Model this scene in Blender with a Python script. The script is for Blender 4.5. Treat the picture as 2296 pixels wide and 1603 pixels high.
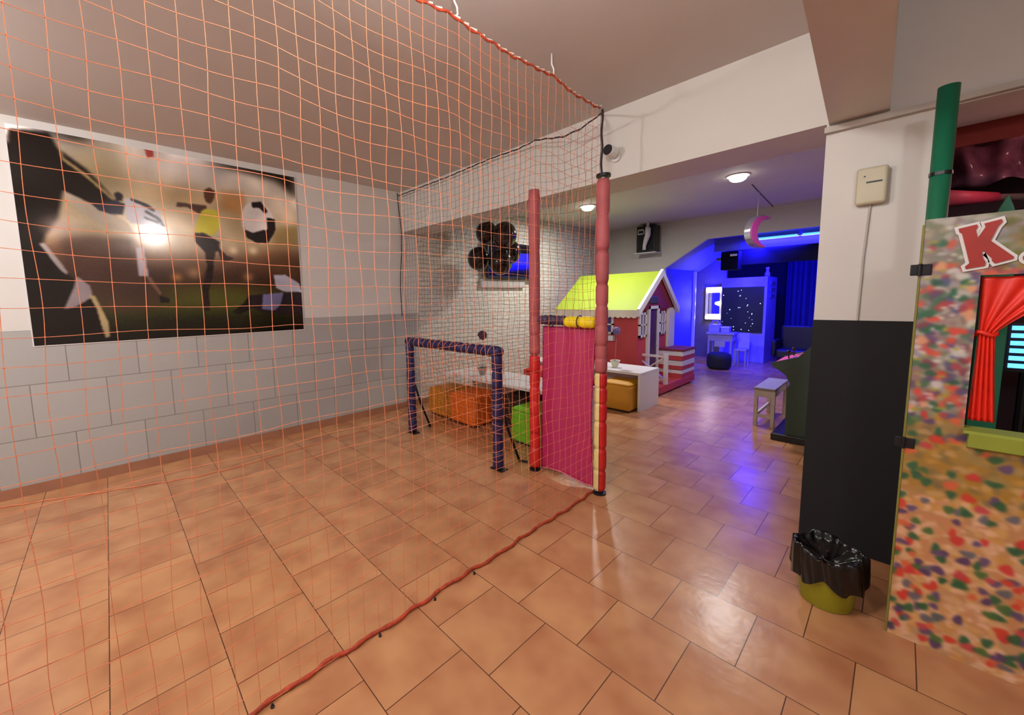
import bpy, bmesh, math, random
import numpy as np
from mathutils import Vector, Matrix

for o in list(bpy.data.objects):
    bpy.data.objects.remove(o)
SC = bpy.context.scene
COL = SC.collection
random.seed(7)
PI = math.pi


def S(r, g, b):
    f = lambda c: c / 12.92 if c <= .04045 else ((c + .055) / 1.055) ** 2.4
    return (f(r / 255), f(g / 255), f(b / 255))


# ------------------------------------------------------------------ camera
cam = bpy.data.cameras.new('camera')
co = bpy.data.objects.new('camera', cam)
COL.objects.link(co)
cam.sensor_fit = 'HORIZONTAL'
cam.sensor_width = 36.0
cam.lens = 36.0 * 885.6 / 2296
cam.shift_x = (1148 - 1064.3) / 2296
cam.shift_y = (764.4 - 801.5) / 2296
cam.clip_start = .02
right = Vector((.6811917, .7318356, -.0198652))
down = Vector((.0618679, -.0845815, -.9944940))
fwd = Vector((-.7294863, .6762120, -.1028933))
co.matrix_world = Matrix(((right.x, -down.x, -fwd.x, 0), (right.y, -down.y, -fwd.y, 0),
                          (right.z, -down.z, -fwd.z, 1.5), (0, 0, 0, 1)))
SC.camera = co

# ------------------------------------------------------------------ world, exposure, lights
w = bpy.data.worlds.new('world')
SC.world = w
w.use_nodes = True
w.node_tree.nodes['Background'].inputs[0].default_value = (.9, .92, 1, 1)
w.node_tree.nodes['Background'].inputs[1].default_value = .05
SC.view_settings.view_transform = 'Standard'
SC.view_settings.look = 'None'
SC.view_settings.gamma = 1
SC.view_settings.use_curve_mapping = False
SC.view_settings.exposure = -0.45


def light(name, kind, loc, energy, color=(1, 1, 1), size=.1, aim=None, size_y=None, spot=None):
    l = bpy.data.lights.new(name, kind)
    l.energy = energy
    l.color = color
    if kind == 'AREA':
        l.size = size
        if size_y:
            l.shape = 'RECTANGLE'
            l.size_y = size_y
        else:
            l.shape = 'DISK'
    else:
        l.shadow_soft_size = size
    if spot:
        l.spot_size = spot
        l.spot_blend = .6
    o = bpy.data.objects.new(name, l)
    COL.objects.link(o)
    o.location = loc
    if aim is not None:
        o.rotation_euler = (Vector(aim) - Vector(loc)).to_track_quat('-Z', 'Y').to_euler()
    return o


WARM = (1, .985, .955)
NEUT = (.985, .99, 1)
light('front_lamp_light', 'POINT', (-.75, .7, 2.72), 102, WARM, .1)
light('right_lamp_light', 'POINT', (1.05, -.9, 2.72), 105, NEUT, .1)
light('far_left_lamp_light', 'POINT', (-3.0, -1.6, 2.72), 235, NEUT, .1)
light('downlight_light', 'AREA', (-3.53, 5.81, 2.886), 64, (1, .985, .95), .18, (-3.53, 5.81, 0))
light('downlight_light', 'AREA', (-1.47, 5.86, 2.886), 42, (1, .985, .95), .18, (-1.47, 5.86, 0))
BLUE = (.012, .008, 1)
light('blue_tube_light', 'AREA', (-1.2, 8.93, 2.50), 110, BLUE, 1.5, (-1.2, 9.2, 2.36), .03)
light('blue_side_light', 'AREA', (-2.0, 9.5, 2.5), 260, BLUE, .8, (-3.2, 9.3, .9), .3)
light('blue_room_light', 'AREA', (-1.5, 9.6, 2.55), 270, BLUE, 1.2, (-1.7, 11.2, .3), .5)
light('vanity_light', 'POINT', (-3.02, 10.40, 1.3), 3.5, (1, .9, .85), .05)
light('booth_red_light', 'POINT', (.7, 3.6, 2.2), 5, (1, .42, .40), .1)

# ------------------------------------------------------------------ materials
MATS = {}


def mat(name, rgb, rough=.6, var=.08, scale=6.0, bump=0.0, bscale=40.0, metal=0.0, spec=.5, emit=None, estr=0.0, coat=0.0):
    if name in MATS:
        return MATS[name]
    m = bpy.data.materials.new(name)
    m.use_nodes = True
    nt = m.node_tree
    b = nt.nodes['Principled BSDF']
    c = S(*rgb)
    b.inputs['Roughness'].default_value = rough
    b.inputs['Metallic'].default_value = metal
    b.inputs['Specular IOR Level'].default_value = spec
    b.inputs['Coat Weight'].default_value = coat
    tc = nt.nodes.new('ShaderNodeTexCoord')
    n = nt.nodes.new('ShaderNodeTexNoise')
    n.inputs['Scale'].default_value = scale
    n.inputs['Detail'].default_value = 4
    nt.links.new(tc.outputs['Object'], n.inputs['Vector'])
    r = nt.nodes.new('ShaderNodeValToRGB')
    r.color_ramp.elements[0].position = .3
    r.color_ramp.elements[1].position = .7
    r.color_ramp.elements[0].color = (*[x * (1 - var) for x in c], 1)
    r.color_ramp.elements[1].color = (*[min(1, x * (1 + var)) for x in c], 1)
    nt.links.new(n.outputs['Fac'], r.inputs['Fac'])
    nt.links.new(r.outputs['Color'], b.inputs['Base Color'])
    if bump:
        n2 = nt.nodes.new('ShaderNodeTexNoise')
        n2.inputs['Scale'].default_value = bscale
        n2.inputs['Detail'].default_value = 5
        nt.links.new(tc.outputs['Object'], n2.inputs['Vector'])
        bp = nt.nodes.new('ShaderNodeBump')
        bp.inputs['Strength'].default_value = bump
        bp.inputs['Distance'].default_value = .01
        nt.links.new(n2.outputs['Fac'], bp.inputs['Height'])
        nt.links.new(bp.outputs['Normal'], b.inputs['Normal'])
    if emit:
        b.inputs['Emission Color'].default_value = (*emit, 1)
        b.inputs['Emission Strength'].default_value = estr
    MATS[name] = m
    return m


def node(nt, t, **kw):
    n = nt.nodes.new(t)
    for k, v in kw.items():
        setattr(n, k, v)
    return n


def floor_mat():
    m = bpy.data.materials.new('terracotta_tiles')
    m.use_nodes = True
    nt = m.node_tree
    L = nt.links.new
    b = nt.nodes['Principled BSDF']
    tc = node(nt, 'ShaderNodeTexCoord')
    mp = node(nt, 'ShaderNodeMapping')
    mp.inputs['Location'].default_value = (TILE_OX, TILE_OY, 0)
    L(tc.outputs['Object'], mp.inputs['Vector'])

    def brick(c1, c2, mo, msize, smooth=.1):
        br = node(nt, 'ShaderNodeTexBrick')
        br.offset = .5
        br.offset_frequency = 2
        br.inputs['Color1'].default_value = c1
        br.inputs['Color2'].default_value = c2
        br.inputs['Mortar'].default_value = mo
        br.inputs['Scale'].default_value = 1
        br.inputs['Mortar Size'].default_value = msize
        br.inputs['Mortar Smooth'].default_value = smooth
        br.inputs['Bias'].default_value = 0
        br.inputs['Brick Width'].default_value = .333
        br.inputs['Row Height'].default_value = .372
        L(mp.outputs['Vector'], br.inputs['Vector'])
        return br
    br = brick((0, 0, 0, 1), (1, 1, 1, 1), (.5, .5, .5, 1), .0020)
    wn = node(nt, 'ShaderNodeTexWhiteNoise', noise_dimensions='1D')
    L(br.outputs['Color'], wn.inputs['W'])
    # mottled clay: two noises, the big one shifted per tile
    add = node(nt, 'ShaderNodeVectorMath', operation='ADD')
    sc = node(nt, 'ShaderNodeVectorMath', operation='SCALE')
    sc.inputs['Scale'].default_value = 7
    L(wn.outputs['Color'], sc.inputs[0])
    L(tc.outputs['Object'], add.inputs[0])
    L(sc.outputs[0], add.inputs[1])
    n1 = node(nt, 'ShaderNodeTexNoise')
    n1.inputs['Scale'].default_value = 4.5
    n1.inputs['Detail'].default_value = 2
    L(add.outputs[0], n1.inputs['Vector'])
    rp = node(nt, 'ShaderNodeValToRGB')
    e = rp.color_ramp.elements
    e[0].position = .3
    e[0].color = (*S(172, 114, 78), 1)
    e[1].position = .68
    e[1].color = (*S(196, 143, 99), 1)
    L(n1.outputs['Fac'], rp.inputs['Fac'])
    hs = node(nt, 'ShaderNodeHueSaturation')
    mr = node(nt, 'ShaderNodeMapRange')
    mr.inputs['To Min'].default_value = .96
    mr.inputs['To Max'].default_value = 1.04
    L(wn.outputs['Value'], mr.inputs['Value'])
    L(mr.outputs[0], hs.inputs['Value'])
    L(rp.outputs['Color'], hs.inputs['Color'])
    mx = node(nt, 'ShaderNodeMix', data_type='RGBA')
    L(br.outputs['Fac'], mx.inputs[0])
    L(hs.outputs['Color'], mx.inputs[6])
    mx.inputs[7].default_value = (*S(84, 52, 38), 1)
    L(mx.outputs[2], b.inputs['Base Color'])
    rr = node(nt, 'ShaderNodeMapRange')
    rr.inputs['To Min'].default_value = .25
    rr.inputs['To Max'].default_value = .28
    L(n1.outputs['Fac'], rr.inputs['Value'])
    L(rr.outputs[0], b.inputs['Roughness'])
    b.inputs['Specular IOR Level'].default_value = .5
    # each tile is laid very slightly out of level
    sub = node(nt, 'ShaderNodeVectorMath', operation='SUBTRACT')
    L(wn.outputs['Color'], sub.inputs[0])
    sub.inputs[1].default_value = (.5, .5, .5)
    s2 = node(nt, 'ShaderNodeVectorMath', operation='MULTIPLY')
    s2.inputs[1].default_value = (.035, .035, 0)
    L(sub.outputs[0], s2.inputs[0])
    n2 = node(nt, 'ShaderNodeTexNoise')
    n2.inputs['Scale'].default_value = 14
    L(tc.outputs['Object'], n2.inputs['Vector'])
    h = node(nt, 'ShaderNodeMath', operation='MULTIPLY_ADD')
    L(br.outputs['Fac'], h.inputs[0])
    h.inputs[1].default_value = -.6
    L(n2.outputs['Fac'], h.inputs[2])
    bp = node(nt, 'ShaderNodeBump')
    bp.inputs['Strength'].default_value = .12
    bp.inputs['Distance'].default_value = .01
    L(h.outputs[0], bp.inputs['Height'])
    a2 = node(nt, 'ShaderNodeVectorMath', operation='ADD')
    L(bp.outputs['Normal'], a2.inputs[0])
    L(s2.outputs[0], a2.inputs[1])
    nn = node(nt, 'ShaderNodeVectorMath', operation='NORMALIZE')
    L(a2.outputs[0], nn.inputs[0])
    L(nn.outputs[0], b.inputs['Normal'])
    return m


TILE_OX, TILE_OY = .535 + .333 * 20, -1.0 + .372 * 40


def block_mat(name, rgb, joint, bw, rh, ox, oz, msize, bump, rough=.6, wav=0.0):
    """blocks on a wall that runs along Y (or X): u = x + y, v = z"""
    m = bpy.data.materials.new(name)
    m.use_nodes = True
    nt = m.node_tree
    L = nt.links.new
    b = nt.nodes['Principled BSDF']
    tc = node(nt, 'ShaderNodeTexCoord')
    sp = node(nt, 'ShaderNodeSeparateXYZ')
    L(tc.outputs['Object'], sp.inputs[0])
    ad = node(nt, 'ShaderNodeMath', operation='ADD')
    L(sp.outputs[0], ad.inputs[0])
    L(sp.outputs[1], ad.inputs[1])
    cb = node(nt, 'ShaderNodeCombineXYZ')
    L(ad.outputs[0], cb.inputs[0])
    L(sp.outputs[2], cb.inputs[1])
    mp = node(nt, 'ShaderNodeMapping')
    mp.inputs['Location'].default_value = (ox, oz, 0)
    L(cb.outputs[0], mp.inputs['Vector'])
    vec = mp.outputs['Vector']
    if wav:
        nz = node(nt, 'ShaderNodeTexNoise')
        nz.inputs['Scale'].default_value = 5
        L(vec, nz.inputs['Vector'])
        sc = node(nt, 'ShaderNodeVectorMath', operation='SCALE')
        sc.inputs['Scale'].default_value = wav
        L(nz.outputs['Color'], sc.inputs[0])
        av = node(nt, 'ShaderNodeVectorMath', operation='ADD')
        L(vec, av.inputs[0])
        L(sc.outputs[0], av.inputs[1])
        vec = av.outputs[0]
    br = node(nt, 'ShaderNodeTexBrick')
    br.offset = .5
    c = S(*rgb)
    br.inputs['Color1'].default_value = (*[x * .94 for x in c], 1)
    br.inputs['Color2'].default_value = (*[min(1, x * 1.05) for x in c], 1)
    br.inputs['Mortar'].default_value = (*S(*joint), 1)
    br.inputs['Scale'].default_value = 1
    br.inputs['Mortar Size'].default_value = msize
    br.inputs['Mortar Smooth'].default_value = .3
    br.inputs['Brick Width'].default_value = bw
    br.inputs['Row Height'].default_value = rh
    L(vec, br.inputs['Vector'])
    L(br.outputs['Color'], b.inputs['Base Color'])
    b.inputs['Roughness'].default_value = rough
    n2 = node(nt, 'ShaderNodeTexNoise')
    n2.inputs['Scale'].default_value = 22
    n2.inputs['Detail'].default_value = 6
    L(tc.outputs['Object'], n2.inputs['Vector'])
    h = node(nt, 'ShaderNodeMath', operation='MULTIPLY_ADD')
    L(br.outputs['Fac'], h.inputs[0])
    h.inputs[1].default_value = -1
    L(n2.outputs['Fac'], h.inputs[2])
    bp = node(nt, 'ShaderNodeBump')
    bp.inputs['Strength'].default_value = bump
    bp.inputs['Distance'].default_value = .015
    L(h.outputs[0], bp.inputs['Height'])
    L(bp.outputs['Normal'], b.inputs['Normal'])
    return m


def attr_mat(name, rough=.5, coat=0.0, spec=.5):
    m = bpy.data.materials.new(name)
    m.use_nodes = True
    nt = m.node_tree
    b = nt.nodes['Principled BSDF']
    a = node(nt, 'ShaderNodeAttribute')
    a.attribute_name = 'paint'
    nt.links.new(a.outputs['Color'], b.inputs['Base Color'])
    b.inputs['Roughness'].default_value = rough
    b.inputs['Coat Weight'].default_value = coat
    b.inputs['Coat Roughness'].default_value = .12
    b.inputs['Specular IOR Level'].default_value = spec
    return m


# ------------------------------------------------------------------ mesh helpers
class MB:
    def __init__(self):
        self.v, self.f = [], []

    def add(self, vs, fs):
        o = len(self.v)
        self.v += [tuple(p) for p in vs]
        self.f += [tuple(i + o for i in q) for q in fs]
        return self

    def box(self, x0, x1, y0, y1, z0, z1):
        vs = [(x, y, z) for z in (z0, z1) for y in (y0, y1) for x in (x0, x1)]
        return self.add(vs, [(0, 2, 3, 1), (4, 5, 7, 6), (0, 1, 5, 4), (2, 6, 7, 3), (0, 4, 6, 2), (1, 3, 7, 5)])

    def prism(self, pts, axis, a, b):
        """pts: outline in the two remaining axes (kept in x,y,z order), extruded from a to b along axis"""
        n = len(pts)

        def P(p, t):
            q = list(p)
            q.insert('xyz'.index(axis), t)
            return q
        vs = [P(p, a) for p in pts] + [P(p, b) for p in pts]
        fs = [tuple(range(n - 1, -1, -1)), tuple(range(n, 2 * n))]
        fs += [(i, (i + 1) % n, n + (i + 1) % n, n + i) for i in range(n)]
        return self.add(vs, fs)

    def tube(self, path, r, n=8, cap=True):
        path = [Vector(p) for p in path]
        k = len(path)
        vs, fs = [], []
        up = None
        for i, p in enumerate(path):
            t = (path[min(i + 1, k - 1)] - path[max(i - 1, 0)])
            if t.length < 1e-9:
                t = Vector((0, 0, 1))
            t.normalize()
            if up is None:
                up = t.orthogonal().normalized()
            u = up - t * up.dot(t)
            u = u.normalized() if u.length > 1e-6 else t.orthogonal().normalized()
            up = u
            s = t.cross(u)
            rr = r[i] if isinstance(r, (list, tuple)) else r
            for j in range(n):
                a = 2 * PI * j / n
                vs.append(p + (u * math.cos(a) + s * math.sin(a)) * rr)
        for i in range(k - 1):
            for j in range(n):
                fs.append((i * n + j, i * n + (j + 1) % n, (i + 1) * n + (j + 1) % n, (i + 1) * n + j))
        if cap:
            fs.append(tuple(range(n - 1, -1, -1)))
            fs.append(tuple((k - 1) * n + j for j in range(n)))
        return self.add(vs, fs)

    def lathe(self, prof, c, n=20, a0=0.0, a1=2 * PI):
        """prof: (radius, z) from bottom to top about the vertical through c; a0..a1 for a part turn (closed to the axis)"""
        full = abs(a1 - a0 - 2 * PI) < 1e-6
        m = n if full else n + 1
        vs, fs = [], []
        for r, z in prof:
            for j in range(m):
                a = a0 + (a1 - a0) * j / n
                vs.append((c[0] + r * math.cos(a), c[1] + r * math.sin(a), c[2] + z))
        for i in range(len(prof) - 1):
            for j in range(n):
                j2 = (j + 1) % m
                fs.append((i * m + j, i * m + j2, (i + 1) * m + j2, (i + 1) * m + j))
        k = len(prof)
        if full:
            fs.append(tuple(range(m - 1, -1, -1)))
            fs.append(tuple((k - 1) * m + j for j in range(m)))
        else:
            fs.append(tuple(range(m - 1, -1, -1)))
            fs.append(tuple((k - 1) * m + j for j in range(m)))
            for i in range(k - 1):
                fs.append((i * m + m - 1, i * m, (i + 1) * m, (i + 1) * m + m - 1))
        return self.add(vs, fs)

    def ball(self, c, r, n=20, m=12, sz=1.0):
        prof = [(max(r * math.sin(PI * i / m), 1e-4), -r * sz * math.cos(PI * i / m)) for i in range(m + 1)]
        return self.lathe(prof, c, n)

    def sheet(self, fn, nu, nv):
        vs = [fn(i / nu, j / nv) for j in range(nv + 1) for i in range(nu + 1)]
        fs = [(j * (nu + 1) + i, j * (nu + 1) + i + 1, (j + 1) * (nu + 1) + i + 1, (j + 1) * (nu + 1) + i) for j in range(nv) for i in range(nu)]
        return self.add(vs, fs)

    def xf(self, M, start=0):
        self.v = self.v[:start] + [tuple(M @ Vector(p)) for p in self.v[start:]]
        return self

    def build(self, name, material, parent=None, origin=(0, 0, 0), smooth=False, bevel=0.0, solid=0.0, seg=2):
        org = WORLD.get(parent.name, (0, 0, 0)) if parent else origin
        me = bpy.data.meshes.new(name)
        me.from_pydata([(p[0] - org[0], p[1] - org[1], p[2] - org[2]) for p in self.v], [], self.f)
        bm = bmesh.new()
        bm.from_mesh(me)
        bmesh.ops.recalc_face_normals(bm, faces=bm.faces)
        bm.to_mesh(me)
        bm.free()
        if smooth:
            me.polygons.foreach_set('use_smooth', [True] * len(me.polygons))
        me.materials.append(material)
        o = bpy.data.objects.new(name, me)
        COL.objects.link(o)
        if parent:
            o.parent = parent
        else:
            o.location = org
        WORLD[o.name] = org
        if solid:
            md = o.modifiers.new('solid', 'SOLIDIFY')
            md.thickness = solid
            md.offset = 0
        if bevel:
            md = o.modifiers.new('bevel', 'BEVEL')
            md.width = bevel
            md.segments = seg
            md.limit_method = 'ANGLE'
            if smooth:
                me.set_sharp_from_angle(angle=math.radians(50))
        return o


WORLD = {}


def tag(o, label, cat, group=None):
    o['label'] = label
    o['category'] = cat
    if group:
        o['group'] = group
    return o


def thing(name, loc, label, cat, group=None):
    o = bpy.data.objects.new(name, None)
    o.empty_display_size = .05
    COL.objects.link(o)
    o.location = loc
    WORLD[o.name] = tuple(loc)
    return tag(o, label, cat, group)


def struct(o):
    o['kind'] = 'structure'
    return o


def copy_thing(src, loc, label, cat, group=None):
    r = src.copy()
    COL.objects.link(r)
    r.location = loc
    WORLD[r.name] = tuple(loc)
    for ch in list(src.children):
        c = ch.copy()
        COL.objects.link(c)
        c.parent = r
        WORLD[c.name] = tuple(loc)
        for g in list(ch.children):
            d = g.copy()
            COL.objects.link(d)
            d.parent = c
            WORLD[d.name] = tuple(loc)
    return tag(r, label, cat, group)


# ------------------------------------------------------------------ colours used in several places
WHITE = mat('white_paint', (214, 209, 203), .55, .02, 3, .05, 60)
CEIL = mat('ceiling_paint', (203, 195, 190), .7, .03, 1.2, .05, 50)
BLACKP = mat('black_paint', (17, 18, 20), .8, .12, 4, .05, 60)
GREYP = mat('grey_paint', (170, 168, 163), .5, .03, 3)
MWHITE = mat('white_lacquer', (220, 216, 214), .35, .02, 4)
BLACKPL = mat('black_plastic', (16, 16, 18), .35, .1, 10)
DARKMET = mat('dark_metal', (28, 27, 32), .45, .1, 12, metal=.4)
STEEL = mat('steel', (190, 188, 184), .35, .05, 20, metal=.8)
GLASSK = mat('dark_glass', (14, 16, 26), .08, .05, 3)
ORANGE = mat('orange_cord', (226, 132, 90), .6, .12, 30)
ORANGE_BACKLIT = mat('backlit_orange_cord', (76, 48, 38), .7, .25, 14)  # orange cord with its backlit shade put into the colour
HEMRED = mat('red_rope', (172, 62, 34), .7, .3, 40)
BLACKR = mat('dark_rope', (56, 32, 34), .75, .2, 30)

# ------------------------------------------------------------------ the setting
LX = -4.72
RX = 3.2
FY = -3.0
CZ = 2.97
BY = 3.05          # front face of the cross beam
struct(MB().box(LX - .1, RX, FY, 13, -.1, 0).build('floor', floor_mat()))
struct(MB().box(LX - .1, RX, FY, 8.6, CZ, CZ + .1).build('ceiling', CEIL))
struct(MB().box(LX - .1, LX, FY, 3.30, 1.33, CZ).build('wall_left', WHITE))
DADO = block_mat('grey_block_dado', (172, 170, 166), (128, 124, 118), .452, .437, .245, -.02, .004, .12, .5)
struct(MB().box(LX - .1, LX + .004, FY, 3.28, 0, 1.33).build('wall_left_dado', DADO))
BRICK = block_mat('white_stone_brick', (216, 211, 200), (180, 172, 160), .21, .062, .05, .0, .006, .9, .65, .03)
struct(MB().box(LX - .1, LX - .002, 3.28, 8.5, 0, CZ).build('wall_left_brick', BRICK))
TERRA = mat('terracotta_skirting', (162, 112, 86), .35, .12, 5)
struct(MB().box(LX, LX + .016, FY, 3.28, 0, .085).build('baseboard_left', TERRA))
struct(MB().box(LX, LX + .014, 3.28, 8.4, 0, .075).build('baseboard_left_rear', TERRA))
struct(MB().box(LX - .1, RX, FY - .1, FY, 0, CZ).build('wall_front', WHITE))
struct(MB().box(RX, RX + .1, FY, 3.05, 0, CZ).build('wall_right', WHITE))
# cross beam and the beam towards the viewer
struct(MB().box(LX, -.345, BY, BY + .42, 2.44, CZ).build('trim_cross_beam', WHITE))
struct(MB().prism([(-.335, BY), (-.10, BY), (.09, FY), (-.06, FY)], 'z', 2.43, CZ).build('trim_long_beam', WHITE))
struct(MB().box(-.345, RX, BY, BY + .42, 2.38, CZ).build('trim_booth_lintel', WHITE))
# pillar
struct(MB().box(-.345, .115, BY, BY + .42, 1.345, 2.38).build('wall_pillar', WHITE))
struct(MB().box(-.348, .118, BY - .004, BY + .42, 0, 1.345).build('wall_pillar_dado', BLACKP))
struct(MB().box(-.35, 1.6, BY - .035, BY - .001, 2.385, 2.415).build('trim_conduit', mat('conduit', (190, 182, 172), .5)))
# back wall with the chamfered opening
WB = mat('grey_green_paint', (196, 193, 184), .65, .02, 2)
BW = 8.4
pts = [(LX, 0), (-3.32, 0), (-3.32, 2.07), (-2.56, 2.56), (.6, 2.56), (.6, CZ), (LX, CZ)]
struct(MB().prism(pts, 'y', BW, BW + .08).build('wall_back', WB))
struct(MB().box(.10, .20, 4.62, 13, 0, CZ).build('wall_right_rear', WB))
# inner blue room
BWALL = mat('inner_blue_lit_wall', (84, 88, 190), .6, .03, 3)  # blue of the tube light mixed into the wall colour
NAVY = mat('navy_backdrop', (22, 22, 48), .8, .2, 3)
struct(MB().box(-3.40, -3.32, BW + .08, 10.05, 0, 2.07).build('wall_inner_left', BWALL))
struct(MB().prism([(-3.40, 2.07), (-3.32, 2.07), (-2.56, 2.58), (-2.56, 2.66), (-3.40, 2.15)], 'y', BW + .08, 10.4).build('ceiling_inner_slope', BWALL))
struct(MB().box(-2.62, .6, BW + .08, 12.6, 2.60, 2.68).build('ceiling_inner', BWALL))
struct(MB().box(-2.62, .10, 9.02, 9.10, 2.36, 2.60).build('trim_inner_header', BWALL))
struct(MB().box(-4.6, .6, 12.4, 12.5, 0, 2.7).build('wall_inner_rear', NAVY))
struct(MB().box(-4.6, -2.83, 10.72, 10.80, 0, 2.7).build('wall_vanity', mat('vanity_wall', (120, 112, 130), .7)))
struct(MB().box(-4.6, -2.5, 10.4, 12.5, 2.66, 2.74).build('ceiling_vanity', NAVY))

# ------------------------------------------------------------------ lamps
def downlight(x, y, label):
    t = thing('ceiling_downlight', (x, y, CZ), label, 'ceiling light', 'round ceiling downlights in the rear room')
    prof = [(.115, -.012), (.125, -.012), (.125, 0), (.115, 0)]
    MB().lathe([(.098, -.014), (.122, -.014), (.126, -.001), (.098, -.001)], (x, y, CZ), 32).build('trim_ring', MWHITE, t, smooth=False)
    MB().lathe([(.02, -.078), (.06, -.07), (.088, -.05), (.099, -.016)], (x, y, CZ), 32).build('diffuser', mat('lamp_glow', (255, 250, 240), .5, emit=(1, .97, .93), estr=14), t, smooth=True)


downlight(-3.53, 5.81, 'round white ceiling downlight just left of the segmented front pole')
downlight(-1.47, 5.86, 'round glowing ceiling downlight nearest the pillar above the hanging moon')


def pendant(x, y, label):
    t = thing('pendant_bulb', (x, y, CZ), label, 'lamp', 'bulbs on cords in the front room')
    MB().lathe([(.05, -.03), (.05, 0)], (x, y, CZ), 20).build('ceiling_rose', MWHITE, t)
    MB().tube([(x, y, CZ - .03), (x, y, CZ - .13)], .005, 8).build('cord', MWHITE, t)
    MB().lathe([(.018, -.18), (.024, -.17), (.024, -.13), (.012, -.12)], (x, y, CZ), 16).build('socket', MWHITE, t)
    MB().ball((x, y, 2.745), .045, 16, 10).build('bulb', mat('bulb_glow', (255, 245, 230), .4, emit=(1, .95, .88), estr=6), t, smooth=True)


pendant(-.75, .7, 'bare bulb hanging from the ceiling beside the long beam')
pendant(1.05, -.9, 'bare bulb hanging from the ceiling right of the long beam')
pendant(-3.0, -1.6, 'bare bulb hanging from the ceiling behind the goal pitch')


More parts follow.
